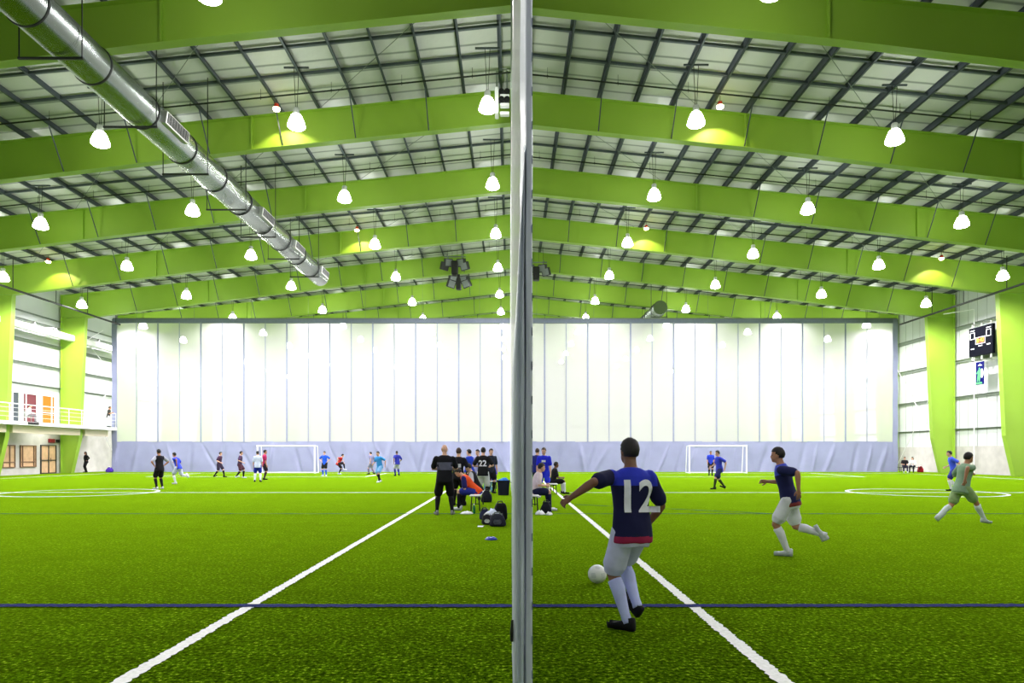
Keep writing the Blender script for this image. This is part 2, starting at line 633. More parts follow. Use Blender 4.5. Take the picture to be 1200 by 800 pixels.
        for q, (fl_, off) in enumerate(((.070, .028), (.078, .010), (.073, -.009), (.058, -.027))):
            c0 = R(curl + 5 * q)
            p0 = Vector((off * .8, .075, 0))
            p1 = Vector((off, .092, .0))
            p2 = p1 + Vector((0, math.cos(c0), math.sin(c0))) * fl_ * .5
            p3 = p2 + Vector((0, math.cos(c0 * 1.9), math.sin(c0 * 1.9))) * fl_ * .42
            f = MB()
            f.tube([(PM @ p0, .0085), (PM @ p1, .0092), (PM @ p2, .0085), (PM @ p3, .007)], 6, 0, True)
            fingers.append(f)
        f = MB()
        f.tube([(PM @ Vector((.022, .018, .004)), .012), (PM @ Vector((.048, .050, .012)), .0115), (PM @ Vector((.056, .082, .022)), .009)], 6, 0, True)
        fingers.append(f)
    bme, sme, stme = remeshed([body, sh, st], vox, 5 if Y < 12 else 4)
    # cloth folds
    amp = .007
    for me, sc in ((sme, 9), (stme, 8)):
        nrm = [v.normal.copy() for v in me.vertices]
        for v, nn in zip(me.vertices, nrm):
            n_ = noise.noise(Vector((v.co.x * sc + X, v.co.y * sc, v.co.z * sc * .55)))
            v.co += nn * n_ * amp
    # body: eyes and lips by place, hand fingers joined into the same mesh
    bm = bmesh.new()
    bm.from_mesh(bme)
    inv = HM.inverted()
    for fce in bm.faces:
        c = inv @ fce.calc_center_median()
        if c.y > .05 and c.length < .16:
            if abs(abs(c.x) - .031) < .014 and abs(c.z - .002) < .008:
                fce.material_index = 1
            elif abs(c.x) < .024 and abs(c.z + .062) < .008:
                fce.material_index = 2
    for f in fingers:
        bv = [bm.verts.new(v) for v in f.v]
        for q in f.f:
            bm.faces.new([bv[i] for i in q])
    S = Matrix.Scale(k, 4)
    bm.transform(S)
    bm.to_mesh(bme)
    bm.free()
    for m in (M[skin], M['eye'], M['lip']):
        bme.materials.append(m)
    bme.polygons.foreach_set('use_smooth', [True] * len(bme.polygons))
    root = bpy.data.objects.new('person', bme)
    COL.objects.link(root)
    root.location = (X, Y, z0)
    root.rotation_euler = (0, 0, R(rz))
    tag(root, label, 'person', group)

    def child(name, me, mats):
        me.materials.clear()
        for m in mats:
            me.materials.append(m)
        me.polygons.foreach_set('use_smooth', [True] * len(me.polygons))
        o = bpy.data.objects.new(name, me)
        COL.objects.link(o)
        o.parent = root
        return o
    chest = Matrix.Translation(sp(.36)) @ Rc.to_4x4()
    raw = sme.copy()
    sme.transform(S)
    mats = [fab(shirt)]
    if sleeves_rgb:
        mats.append(fab(sleeves_rgb))
    shirt_o = child('shirt', sme, mats)
    if sleeves_rgb:
        ic = (Matrix.Translation(sp(0)) @ Rc.to_4x4()).inverted()
        for p in sme.polygons:
            c = ic @ (p.center / k)
            if abs(c.x) > .185:
                p.material_index = 1
    if yoke:
        sme.materials.append(fab(yoke))
        n_y = len(sme.materials) - 1
        if hem_rgb:
            sme.materials.append(fab(hem_rgb))
        ic = (Matrix.Translation(sp(0)) @ RL.to_4x4()).inverted()
        for p in sme.polygons:
            c = ic @ (p.center / k)
            if c.z > .37 and abs(c.x) < .215:
                p.material_index = n_y
            elif hem_rgb and c.z < -.085 and abs(c.x) < .25:
                p.material_index = n_y + 1
    if number:
        o = drape_text(number[0], number[1], raw, chest @ Matrix.Translation((number[3] if len(number) > 3 else 0, 0, -.10)), fab(number[2]), root, 'shirt_number', True)
        o.data.transform(S)
        o.parent = shirt_o
    if front:
        o = drape_text(front[0], front[1], raw, chest @ Matrix.Translation((0, 0, -.02)), fab(front[2]), root, 'chest_lettering', False)
        o.data.transform(S)
        o.parent = shirt_o
    bpy.data.meshes.remove(raw)
    stme.transform(S)
    child('trousers' if legfrac > 1.05 else 'shorts', stme, [fab(shorts)])
    for so in shoe_mb:
        me = so.mesh('shoe', [])
        me.transform(S)
        child('shoe', me, [fab(shoes), fab((225, 225, 225))])
    for s_ in socks_mb:
        me = s_.mesh('sock', [])
        me.transform(S)
        child('sock', me, [fab(socks)])
    if hair:
        h = MB()
        h.ell((0, -.010, .022), (.085, .106, .114), 26, 18, 0, HM)
        me = h.mesh('hair', [])
        for v in me.vertices:
            c = inv @ v.co
            line = .055 if c.y > .05 else (.055 - (.05 - c.y) * 1.1 if c.y > -.04 else -.045)
            if c.z < line:
                c2 = Vector((c.x * .72, c.y * .72, max(c.z, -.06)))
                v.co = HM @ c2
            else:
                v.co = HM @ (c * (1 + .05 * noise.noise(c * 40)))
        me.transform(S)
        child('hair', me, [M[hair]])
        if hairstyle == 'long':
            h = MB()
            rings = []
            for z, rx, ry, yo in ((.08, .07, .05, -.05), (.02, .088, .06, -.055), (-.08, .092, .055, -.065), (-.18, .085, .045, -.075), (-.26, .06, .03, -.08)):
                rings.append([(rx * math.cos(a), ry * math.sin(a) + yo, z) for a in [2 * math.pi * j / 14 for j in range(14)]])
            h.loft(rings, 0, HM)
            me = h.mesh('hair', [])
            me.transform(S)
            child('long_hair', me, [M[hair]])
    return root


# running, standing and sitting poses -------------------------------------------------
def stand(sp_=.12, **k):
    d = dict(feet={'L': (-sp_, .02, .085, 10, 0), 'R': (sp_, -.02, .085, -12, 0)})
    d.update(k)
    return d


def hips(**k):      # hands on the hips
    d = stand(hands={'L': (-.215, .03, 1.02), 'R': (.215, .03, 1.02)}, elbow={'L': (-1, -.35, 0), 'R': (1, -.35, 0)})
    d.update(k)
    return d


def walk(a=.24, **k):
    d = dict(feet={'L': (-.09, a, .085, 4, 0), 'R': (.09, -a, .12, -4, -22)}, pelvis=(0, 0, .915), lean=6,
             hands={'L': (-.28, -.12, .94), 'R': (.28, .24, 1.0)})
    d.update(k)
    return d


def run(**k):
    d = dict(feet={'L': (-.07, .12, .085, 0, 0), 'R': (.10, -.52, .42, 0, -70)}, pelvis=(0, 0, .91), lean=16,
             hands={'L': (-.27, -.10, 1.06), 'R': (.22, .34, 1.16)})
    d.update(k)
    return d


def sit(seat=.45, **k):
    d = dict(pelvis=(0, 0, seat + .10), lean=12, feet={'L': (-.14, .44, .085, 6, 0), 'R': (.14, .46, .085, -6, 0)},
             hands={'L': (-.16, .36, seat + .24), 'R': (.16, .36, seat + .24)})
    d.update(k)
    return d


BLUE = (38, 62, 200)
NAVY = (30, 34, 110)
BLK = (16, 16, 20)
WHT = (236, 236, 244)


def at(px, foot_y):
    Y = gd(foot_y)
    return gx(px, Y), Y


# the near player, number 12
X, Y = at(733, 737)
person('player in navy shirt number 12 and white shorts, from behind beside the white ball', X + .04, Y, rz=30, H=1.72,
       pelvis=(.02, 0, .925), lean=4, side=2, twist=-14, headyaw=4, headpitch=-2,
       feet={'L': (-.05, -.02, .085, 22, 0), 'R': (.10, .02, .20, 4, -38)},
       hands={'L': (-.52, .18, 1.20), 'R': (.27, .10, .90)}, elbow={'L': (-.2, -1, .5), 'R': (.8, -.8, 0)},
       shirt=(18, 20, 62), shorts=(206, 206, 236), legfrac=.80, socks=(190, 196, 244), shoes=(18, 18, 22), skin='skindark', width=1.06,
       number=('12', .40, (236, 236, 244), .01), yoke=(44, 56, 190), hem_rgb=(150, 30, 70))
# the running player on the right
X, Y = at(925, 651)
person('running player in blue shirt, white shorts and white socks on the right field', X, Y, rz=62, H=1.72,
       pelvis=(0, .0, .905), lean=14, headpitch=-4,
       feet={'L': (-.06, .02, .085, 0, 0), 'R': (.08, -.50, .34, 0, -62)}, hands={'L': (-.30, -.16, 1.04), 'R': (.24, .36, 1.14)},
       shirt=(30, 34, 84), yoke=(64, 80, 200), hem_rgb=(140, 60, 60), shorts=WHT, legfrac=.74, socks=WHT, shoes=(206, 210, 214), skin='skintan')
X, Y = at(1127, 613)
person('running player with white socks in front of the right centre circle', X, Y, rz=-80, H=1.74,
       pelvis=(0, 0, .82), lean=14, feet={'L': (-.07, -.55, .16, 0, -40), 'R': (.07, .52, .09, 0, 8)}, hands={'L': (-.22, .36, 1.1), 'R': (.28, -.18, 1.0)},
       shirt=(140, 170, 140), shorts=(150, 176, 120), legfrac=.7, socks=(225, 235, 235), shoes=(200, 210, 205), skin='skintan')
X, Y = at(1118, 575)
person('player in bright blue shirt with white socks inside the right centre circle', X, Y, rz=70, H=1.74, **walk(.12, lean=14), shirt=(70, 96, 240), shorts=(44, 50, 130), socks=WHT, shoes=BLK)
X, Y = at(829, 556.5)
person('player in blue shirt and black shorts standing in the mouth of the right goal', X, Y - .8, rz=170, H=1.76, **stand(.1), shirt=BLUE, shorts=BLK, socks=BLK, skin='skintan')
X, Y = at(843, 573)
person('player in blue shirt walking in front of the right goal', X, Y, rz=100, H=1.74, **walk(.28), shirt=(56, 66, 210), shorts=(40, 44, 110), socks=(52, 66, 30), shoes=(40, 50, 30))
# left field
X, Y = at(187, 573)
person('player in black kit with white shoulders and white shoes beside the left centre circle', X, Y, rz=60, H=1.76, **hips(), shirt=(24, 22, 30), shorts=BLK, socks=BLK, shoes=WHT, sleeves_rgb=(180, 180, 200), skin='skintan')
X, Y = at(209, 567)
person('running player in bright blue shirt and white shorts on the left field', X, Y, rz=80, H=1.7, **run(lean=20), shirt=(50, 70, 230), shorts=(200, 206, 236), socks=WHT, shoes=WHT, skin='skintan')
X, Y = at(257, 559)
person('player in dark maroon shirt and black socks, left of two before the grey skirt', X, Y, rz=-95, H=1.72, **walk(.3), shirt=(66, 40, 66), shorts=(54, 44, 70), socks=BLK)
X, Y = at(281, 560)
person('player in dark purple shirt and black socks, right of two before the grey skirt', X, Y, rz=-80, H=1.76, **walk(.2), shirt=(72, 50, 84), shorts=(80, 44, 60), socks=BLK, shoes=WHT)
X, Y = at(304, 564.5)
person('player in pale shirt, blue shorts and white socks by the left goal post', X - .1, Y, rz=15, H=1.72, **stand(.15), shirt=(206, 214, 245), shorts=(36, 50, 190), socks=WHT, shoes=BLK)
X, Y = at(309.5, 562)
person('player in magenta red shirt and dark shorts by the left goal post', X, Y, rz=-60, H=1.8, **stand(.1), shirt=(176, 40, 96), shorts=(40, 30, 44), socks=(60, 40, 40), skin='skintan')
X, Y = at(380.5, 557.5)
person('player in bright blue shirt and black shorts right of the left goal', X, Y, rz=175, H=1.74, **hips(), shirt=(36, 90, 225), shorts=BLK, socks=(40, 90, 225), shoes=WHT)
X, Y = at(399, 555.5)
person('player in red shirt bending forward with one leg raised', X, Y - .5, rz=-75, H=1.72, pelvis=(0, -.05, .85), lean=30, feet={'L': (-.08, 0, .085, 0, 0), 'R': (.1, .42, .45, 0, 10)},
       hands={'L': (-.25, .3, 1.05), 'R': (.3, -.1, 1.0)}, shirt=(186, 46, 40), shorts=(40, 30, 40), socks=BLK, shoes=WHT)
X, Y = at(437, 555.5)
person('player in grey violet shirt behind the light blue player', X, Y - .5, rz=60, H=1.74, **walk(.2), shirt=(120, 120, 156), shorts=(150, 150, 176), socks=(110, 100, 120))
X, Y = at(445, 565)
person('player in light blue shirt with dark socks, left of the navy player', X, Y, rz=150, H=1.74, **walk(.16, lean=12), shirt=(60, 150, 235), shorts=(120, 170, 225), socks=BLK, shoes=WHT)
X, Y = at(465.5, 557.5)
person('player in navy blue shirt and white shorts standing before the grey skirt', X, Y, rz=30, H=1.8, **walk(.12), shirt=(36, 44, 150), shorts=(206, 206, 230), socks=(30, 36, 120), skin='skindark')
# around the benches, left of the divider
X, Y = at(521, 603)
person('bald person in black kit and black socks standing, nearest of the bench group', X, Y, rz=8, H=1.80, width=1.16,
       **stand(.19, hands={'L': (-.06, .27, 1.14), 'R': (.08, .27, 1.16)}, elbow={'L': (-1, -.3, -.4), 'R': (1, -.3, -.4)}),
       shirt=(17, 17, 24), shorts=(12, 12, 14), legfrac=.92, socks=(14, 14, 18), shoes=(150, 150, 150), hair=None, number=('#', .19, (96, 96, 116)))
X, Y = gx(537, 20.6), 20.6
person('player in black shirt with a pale print on the back, behind the bald person', X, Y, rz=-12, H=1.74, **stand(.14, hands={'L': (-.2, .28, 1.0), 'R': (.24, .3, 1.02)}), shirt=(20, 20, 30), shorts=BLK, socks=BLK, number=('#', .11, (206, 206, 214)), hair='hairbrown')
X, Y = gx(551, 26.5), 26.5
person('dark haired person in blue long sleeved shirt facing left behind the benches', X, Y, rz=60, H=1.74, **stand(.1), sleeve=1.2, shirt=(34, 66, 196), shorts=(30, 34, 60), legfrac=1.1)
X, Y = gx(566, 22.8), 22.8
person('player in black shirt with white number 22 standing with back turned', X, Y, rz=-6, H=1.78, **stand(.13, hands={'L': (-.22, .22, 1.12), 'R': (.24, .2, 1.12)}), shirt=(18, 18, 22), shorts=(225, 225, 225), legfrac=.95, socks=BLK, number=('22', .27, WHT))
X, Y = gx(560.5, 28.0), 28.0
person('dark haired person in pale violet shirt behind number 22, seen between two others', X, Y, rz=150, H=1.74, **stand(.1), shirt=(150, 150, 205), shorts=(50, 60, 140), socks=NAVY)
X, Y = gx(575, 27.0), 27.0
person('dark haired person in dark shirt standing just right of number 22', X, Y, rz=-160, H=1.77, **stand(.1), shirt=(40, 44, 60), shorts=BLK, socks=BLK)
BX = -.98
person('player in orange shirt sitting bent forward on the near bench', gx(557, 18.9), 18.9, rz=84, H=1.76, **sit(.45, lean=42, headpitch=26, hands={'L': (-.10, .40, .40), 'R': (.12, .42, .44)}),
       shirt=(236, 84, 30), sleeves_rgb=(40, 40, 110), shorts=(40, 52, 150), socks=(18, 18, 24), shoes=WHT, skin='skin')
person('player in black shirt with white stripes sitting behind the orange player', gx(560, 20.6), 20.6, rz=84, H=1.72, **sit(.45, lean=24, headpitch=10), shirt=(24, 24, 28), sleeves_rgb=(190, 190, 196), shorts=BLK, socks=BLK)
person('young player in blue and white bib sitting on the far bench', gx(577.5, 28.6), 28.6, rz=150, H=1.62, **sit(.45, lean=6), shirt=(50, 76, 215), sleeves_rgb=(60, 86, 225), shorts=(40, 60, 190), socks=(120, 190, 220), shoes=WHT, skin='skindark')
# right of the divider
X, Y = at(637.5, 583)
person('player in all blue kit with white socks standing beside the divider, facing the camera', X, Y, rz=172, H=1.78, **stand(.16), headyaw=-14, shirt=(34, 44, 214), shorts=(40, 54, 222), socks=WHT, shoes=WHT, hair='hairbrown', front=('#', .07, WHT))
person('person in dark blue shirt partly behind the divider and the all blue player', gx(629, 27.2), 27.2, rz=-30, H=1.78, **stand(.1), shirt=(34, 40, 120), shorts=(30, 32, 60), socks=NAVY, skin='skin', hair='hairbrown')
person('dark haired person in black shirt sitting low beside the all blue player', gx(648, 26.6), 26.6, rz=-80, H=1.66, **sit(.42, lean=10), shirt=(22, 20, 24), shorts=BLK, socks=WHT, skin='skindark')
person('person in white shirt and navy shorts sitting half hidden behind the divider', gx(624.6, 18.8), 18.8, rz=-86, H=1.74, **sit(.45, lean=20), shirt=(226, 206, 214), shorts=(26, 30, 70), socks=(20, 24, 60), shoes=WHT)
# along the walls
person('person in black standing under the balcony by the left wall', gx(101, 57.0), 57.0, rz=150, H=1.74, **hips(), sleeve=1.2, shirt=(20, 18, 20), shorts=(22, 20, 22), legfrac=1.1, skin='skindark', hairstyle='long')
person('person in dark top and pale trousers leaning at the balcony railing', gx(127, 57.2), 57.2, rz=-65, H=1.74, z0=3.8, **stand(.08, lean=8, hands={'L': (-.15, .28, 1.2), 'R': (.15, .28, 1.2)}), shirt=(60, 60, 56), shorts=(206, 212, 216), legfrac=1.1, hair='hairbrown', skin='skintan')
person('person in white top and grey trousers sitting on the balcony', gx(33, 48.9), 48.9, rz=-60, H=1.72, z0=3.8, **sit(.45, lean=10), shirt=(240, 240, 240), shorts=(130, 126, 130), legfrac=1.1, sleeve=1.2, hair='hairbrown')
person('person in black top sitting on the bench by the right wall, left of two', gx(1060, 57.6), 57.6, rz=160, H=1.7, **sit(.45, lean=8), shirt=(24, 22, 24), shorts=(40, 40, 60), legfrac=1.1, hair='hairbrown', shoes=WHT)
person('dark haired person in white top sitting by the right wall, right of two', gx(1070, 57.2), 57.2, rz=135, H=1.72, **sit(.45, lean=16), shirt=(232, 232, 236), shorts=(24, 24, 40), legfrac=1.1, hairstyle='long', sleeve=1.2)

# ------------------------------------------------------------------ benches, bags, ball and bottles
def bench(label, x, y0, y1, h=.45, top='white', rz=0, w=.30):
    t = thing('bench', label, 'bench', (x, (y0 + y1) / 2, 0), rz, 'team benches')
    L = (y1 - y0) / 2
    b = MB()
    b.cbox((-w / 2, -L, h - .04), (w / 2, L, h), .012)
    b.build('seat', M[top], t)
    for s in (-1, 1):
        for q in (-1, 1):
            b = MB()
            b.tube([((s * w * .4, q * (L - .25), 0), .018), ((s * w * .32, q * (L - .25), h - .04), .018)], 8)
            b.build('leg', M['black'], t)
        b = MB()
        b.bar((-w * .36, s * (L - .25), .2), (w * .36, s * (L - .25), .2), .012, 6)
        b.build('stretcher', M['black'], t)
    return t


bench('low white bench with black legs under the orange player', gx(557, 18.9) + .02, 18.3, 21.2)
bench('low white bench behind the bin, under the young player', gx(577.5, 28.6), 27.9, 30.4)
bench('low white bench right of the divider, mostly hidden by it', gx(624.6, 18.8), 18.2, 20.8)
bench('low white bench under the person in black beside the all blue player', gx(648, 26.6), 26.0, 28.4, .42)
bench('dark bench by the right wall under two seated people', gx(1066.5, 57.35), 56.4, 58.4, .45, 'black', R(-90))
t = thing('balcony_chair', 'pale chair on the balcony under the person in white', 'chair', (gx(33, 48.9), 48.9, 3.8), R(-60))
b = MB()
b.cbox((-.22, -.2, .41), (.22, .22, .45), .01)
b.build('seat', M['girt'], t)
b = MB()
b.cbox((-.21, -.24, .5), (.21, -.21, .85), .01)
b.build('backrest', M['girt'], t)
for sx in (-1, 1):
    for sy in (-1, 1):
        b = MB()
        b.bar((sx * .19, sy * .18, 0), (sx * .19, sy * .18 - (.03 if sy < 0 else 0), .42 if sy > 0 else .84), .014, 6)
        b.build('leg', M['girt'], t)


def lump(label, name, cat, X, Y, r, m, seed=0, strap=None, flap=None, squash=.4, group=None, rz=0):
    """a soft bag: rounded box with sagging noise, strap and zip"""
    t = thing(name, label, cat, (X, Y, 0), R(rz), group)
    b = MB()
    rx, ry, h = r
    rings = []
    for i in range(11):
        q = i / 10
        z = h * q
        s = (1 - .10 * (1 - q) ** 3) * (1 - squash * q ** 2.2)
        if q in (0, 1):
            s *= .82
        ring = []
        for j in range(22):
            a = 2 * math.pi * j / 22
            ca, sa = math.cos(a), math.sin(a)
            e = .62
            x = rx * math.copysign(abs(ca) ** e, ca) * s
            y = ry * math.copysign(abs(sa) ** e, sa) * s
            n_ = noise.noise(Vector((x * 7 + seed, y * 7, z * 7))) * .05
            ring.append((x * (1 + n_ * 3), y * (1 + n_ * 3), max(0.004, z + n_ * h * .6) if i else .004))
        rings.append(ring)
    b.loft(rings)
    b.build('body', m, t, True)
    if strap:
        b = MB()
        b.tube([((-rx * .55, -ry * .4, h * .85), .014), ((-rx * .3, -ry * .5, h * 1.12), .014), ((rx * .2, -ry * .5, h * 1.14), .014), ((rx * .5, -ry * .4, h * .86), .014)], 7)
        b.build('strap', strap, t, True)
    b = MB()
    b.box((-rx * .6, -ry * .2 - .01, h * .97), (rx * .6, -ry * .2 + .01, h * 1.02))
    b.build('zip', M['girt'], t)
    if flap:
        b = MB()
        b.cbox((-rx * .45, -ry * 1.06, h * .2), (rx * .45, -ry * .80, h * .58), .03)
        b.build('pocket', flap, t, True)
    return t


def onpx(px, Y):
    return gx(px, Y)


lump('dark tilted sports bag on the turf below number 22', 'sports_bag', 'bag', onpx(570, 22.0), 22.0, (.20, .16, .38), fab((24, 26, 40)), 3, M['black'], None, .7)
lump('black backpack standing at the back of the bag heap beside the divider', 'backpack', 'bag', onpx(586.5, 16.0), 16.0, (.17, .13, .40), fab((16, 16, 20)), 5, M['black'], fab((26, 26, 32)), .3)
lump('dark duffel bag lying at the front right of the bag heap', 'duffel_bag', 'bag', onpx(583, 14.7), 14.7, (.19, .14, .27), fab((42, 42, 58)), 8, M['girt'], fab((90, 92, 106)), .45)
lump('black and white sports bag at the front left of the bag heap', 'sports_bag', 'bag', onpx(571, 15.1), 15.1, (.13, .14, .22), fab((30, 30, 36)), 12, M['white'], fab((220, 220, 224)), .4)
lump('navy bag at the left of the bag heap behind the white clothes', 'sports_bag', 'bag', onpx(568, 16.2), 16.2, (.14, .13, .25), fab((34, 40, 70)), 15, M['black'], None, .5)
lump('dark bag standing on the turf just right of the divider', 'sports_bag', 'bag', onpx(640, 18.0), 18.0, (.16, .13, .30), fab((20, 22, 34)), 21, M['black'], None, .75)
lump('red bag at the right end of the bench by the right wall', 'sports_bag', 'bag', onpx(1078.5, 57.6), 57.6, (.26, .2, .50), fab((190, 34, 52)), 23, M['white'], None, .6)
lump('purple bag on the floor beside the left end of the white cross curtain', 'sports_bag', 'bag', onpx(128.5, 57.6), 57.6, (.30, .22, .42), fab((70, 40, 150)), 29, M['white'], None, .6)


def cloth_heap(label, X, Y, r, m, seed, z=0):
    b = MB()
    rings = []
    rx, ry, h = r
    for i in range(8):
        q = i / 7
        s = math.cos(q * math.pi / 2 * .93) ** .6
        rings.append([(rx * s * math.cos(a) * (1 + .35 * noise.noise(Vector((math.cos(a) * 1.7 + seed, math.sin(a) * 1.7, q)))), ry * s * math.sin(a) * (1 + .35 * noise.noise(Vector((math.cos(a) * 1.7, math.sin(a) * 1.7 + seed, q)))),
                       .004 + h * q * (1 + .5 * noise.noise(Vector((math.cos(a) * 2, math.sin(a) * 2 + seed, q * 3))))) for a in [2 * math.pi * j / 26 for j in range(26)]])
    b.loft(rings)
    o = b.build('crumpled_clothes', m, None, True)
    o.location = (X, Y, z)
    return tag(o, label, 'clothes')


cloth_heap('crumpled white and pale blue clothes lying on the bag heap', onpx(577, 15.75), 15.8, (.22, .14, .24), fab((206, 214, 232)), 4)
cloth_heap('white towel lying on the turf in front of the near bench', onpx(547, 17.7), 17.7, (.17, .12, .07), fab((244, 244, 244)), 9)
cloth_heap('white clothes on the turf right of the divider, left of the dark bag', onpx(633, 17.5), 17.5, (.13, .12, .09), fab((240, 240, 246)), 14)
cloth_heap('white clothes in front of the dark bag right of the divider', onpx(643.5, 17.4), 17.4, (.09, .1, .07), fab((240, 240, 246)), 19)
b = MB()
vs = [(-.05, -.10, .004), (.06, -.12, .004), (.07, .10, .006), (-.06, .12, .005)]
b.add(vs + [(x, y, z + .004) for x, y, z in vs], [(3, 2, 1, 0), (4, 5, 6, 7), (0, 1, 5, 4), (1, 2, 6, 5), (2, 3, 7, 6), (3, 0, 4, 7)])
o = b.build('paper_sheet', fab((248, 248, 246)))
o.location = (onpx(564.5, 14.85) - .02, 14.85 - .25, .002)
tag(o, 'white sheet of paper on the turf before the bag heap', 'paper')
# bin with blue things in it
X = onpx(590, 25.8)
t = thing('storage_tub', 'dark blue open tub behind the bags, left of the divider', 'tub', (X, 25.8, 0))
b = MB()
rings = []
for z, s in ((0, .19), (.02, .20), (.5, .235), (.52, .255), (.56, .255), (.56, .235), (.5, .225), (.06, .19)):
    rings.append([(s * math.copysign(abs(math.cos(a)) ** .5, math.cos(a)), s * .8 * math.copysign(abs(math.sin(a)) ** .5, math.sin(a)), z) for a in [2 * math.pi * j / 24 for j in range(24)]])
b.loft(rings)
b.build('tub', fab((24, 28, 44)), t)
for s in (-1, 1):
    b = MB()
    b.tube([((s * .25, -.08, .5), .012), ((s * .29, -.06, .47), .012), ((s * .29, .06, .47), .012), ((s * .25, .08, .5), .012)], 6)
    b.build('handle', M['black'], t)
cloth_heap('bright blue bibs heaped in the dark tub', X + .02, 25.8, (.20, .15, .14), fab((50, 120, 210)), 33, .49)


def bottle(label, X, Y, m, cap):
    t = thing('water_bottle', label, 'bottle', (X, Y, 0), 0)
    b = MB()
    b.lathe([(.034, .003), (.038, .012), (.038, .16), (.030, .19), (.016, .21), (.016, .225)], 16)
    b.build('bottle', m, t, True)
    b = MB()
    b.lathe([(.019, .222), (.019, .245), (.008, .25), (.008, .262)], 12)
    b.build('cap', cap, t, True)
    return t


bottle('green drink bottle standing by the near bench', onpx(555.5, 17.8), 17.8, mat('green_bottle', (30, 120, 60), .25), M['white'])
bottle('pale blue bottle on the turf under the young player', onpx(576.5, 27.6), 27.6, mat('blue_bottle', (110, 190, 220), .25), M['white'])
# ball
t = bpy.data.meshes.new('soccer_ball')
bm = bmesh.new()
bmesh.ops.create_icosphere(bm, subdivisions=4, radius=.112)
phi = (1 + 5 ** .5) / 2
cs = [Vector(v).normalized() for v in [(0, a, b_ * phi) for a in (-1, 1) for b_ in (-1, 1)] + [(a, b_ * phi, 0) for a in (-1, 1) for b_ in (-1, 1)] + [(b_ * phi, 0, a) for a in (-1, 1) for b_ in (-1, 1)]]
for v in bm.verts:
    n_ = v.co.normalized()
    d = sorted((n_ - c).length for c in cs)
    if abs(d[0] - .36) < .03 or d[1] - d[0] < .03:
        v.co = n_ * .1105
for f in bm.faces:
    f.smooth = True
    if min((f.calc_center_median().normalized() - c).length for c in cs) < .30:
        f.material_index = 1
bm.to_mesh(t)
bm.free()
t.materials.append(mat('ball_white', (240, 240, 236), .4))
t.materials.append(mat('ball_grey', (214, 216, 214), .4))
o = bpy.data.objects.new('soccer_ball', t)
COL.objects.link(o)
o.location = (gx(700, 8.2), 8.2, .115)
tag(o, 'white soccer ball on the turf left of player number 12', 'ball')
# flat blue marker disc
b = MB()
b.lathe([(.115, .003), (.112, .012), (.07, .045), (.035, .052), (.035, .046), (.066, .038), (.10, .008)], 24)
o = b.build('marker_disc', mat('blue_disc', (26, 50, 160), .5), None, True)
o.location = (gx(575.5, 12.4), 12.4, .002)
tag(o, 'small flat blue marker disc on the turf in front of the bags', 'marker')
# ------------------------------------------------------------------ the hall: dimensions
FY = [22.8 + 8 * k for k in range(12)]        # portal frames
YB, YE = -9.0, 112.0                          # wall behind the camera, far end wall
XL, XR = -36.1, 35.8                          # side walls
ZT0, SL = 17.9, .1017                         # frame top at the ridge, roof slope
CURY = 58.5                                   # white cross curtain


def ztop(x):
    return ZT0 - SL * abs(x)


def depth(x):
    x = abs(x)
    for (a, da), (b, db) in zip(((0, 1.5), (11, 1.52), (23, 1.74)), ((11, 1.52), (23, 1.74), (36, 2.05))):
        if x <= b:
            return da + (db - da) * (x - a) / (b - a)
    return 2.05


# floor and its lines
fl = MB()
fl.add([(XL - .3, YB, 0), (XR + .3, YB, 0), (XR + .3, YE, 0), (XL - .3, YE, 0), (XL - .3, YB, -.2), (XR + .3, YB, -.2), (XR + .3, YE, -.2), (XL - .3, YE, -.2)],
       [(0, 1, 2, 3), (7, 6, 5, 4), (0, 4, 5, 1), (1, 5, 6, 2), (2, 6, 7, 3), (3, 7, 4, 0)])
floor = tag(fl.build('floor', M['turf']), 'bright green artificial turf field', None, None, 'structure')


def line_strip(name, pts, w, m, label, z=.006, jit=.012, step=.06):
    """a painted line along a polyline on the turf with slightly ragged edges"""
    P = []
    for a, b in zip(pts[:-1], pts[1:]):
        a, b = Vector(a), Vector(b)
        L = (b - a).length
        n = max(1, int(L / step))
        for i in range(n):
            P.append(a + (b - a) * i / n)
    P.append(Vector(pts[-1]))
    vs, fs = [], []
    for i, p in enumerate(P):
        t = (P[min(i + 1, len(P) - 1)] - P[max(i - 1, 0)]).normalized()
        nrm = Vector((-t.y, t.x))
        for sgn in (-1, 1):
            q = p + nrm * sgn * (w / 2 + random.uniform(-jit, jit))
            vs.append((q.x, q.y, z))
        if i:
            k = 2 * i
            fs.append((k - 2, k - 1, k + 1, k))
    b = MB()
    b.add(vs, fs)
    return b.build(name, m, floor, label=label)


HW = 27.4
line_strip('touchline', [(-2.66, -2), (-2.66, 54.5)], .115, M['linew'], 'white line running away left of the divider', step=.03)
line_strip('touchline', [(1.87, -2), (1.87, 54.5)], .115, M['linew'], 'white line running away right of the divider', step=.03)
line_strip('halfway_line', [(-31.9, HW), (-2.66, HW)], .12, M['linew'], 'white halfway line of the left field', step=.4)
line_strip('halfway_line', [(1.87, HW), (31.3, HW)], .12, M['linew'], 'white halfway line of the right field', step=.4)
for cx, lab in ((-17.2, 'left'), (16.6, 'right')):
    line_strip('centre_circle', [(cx + 2.77 * math.cos(i * math.pi / 40), HW + 2.77 * math.sin(i * math.pi / 40)) for i in range(81)], .12, M['linew'], 'white centre circle of the %s field' % lab, z=.007, step=.2)
line_strip('touchline', [(-31.9, -2), (-31.9, 54.5)], .12, M['linew'], 'white line along the left wall', step=.5)
line_strip('touchline', [(31.3, -2), (31.3, 54.5)], .12, M['linew'], 'white line along the right wall', step=.5)
line_strip('goal_line', [(-31.9, 54.5), (-2.66, 54.5)], .14, M['linew'], 'white goal line of the left field', step=.5)
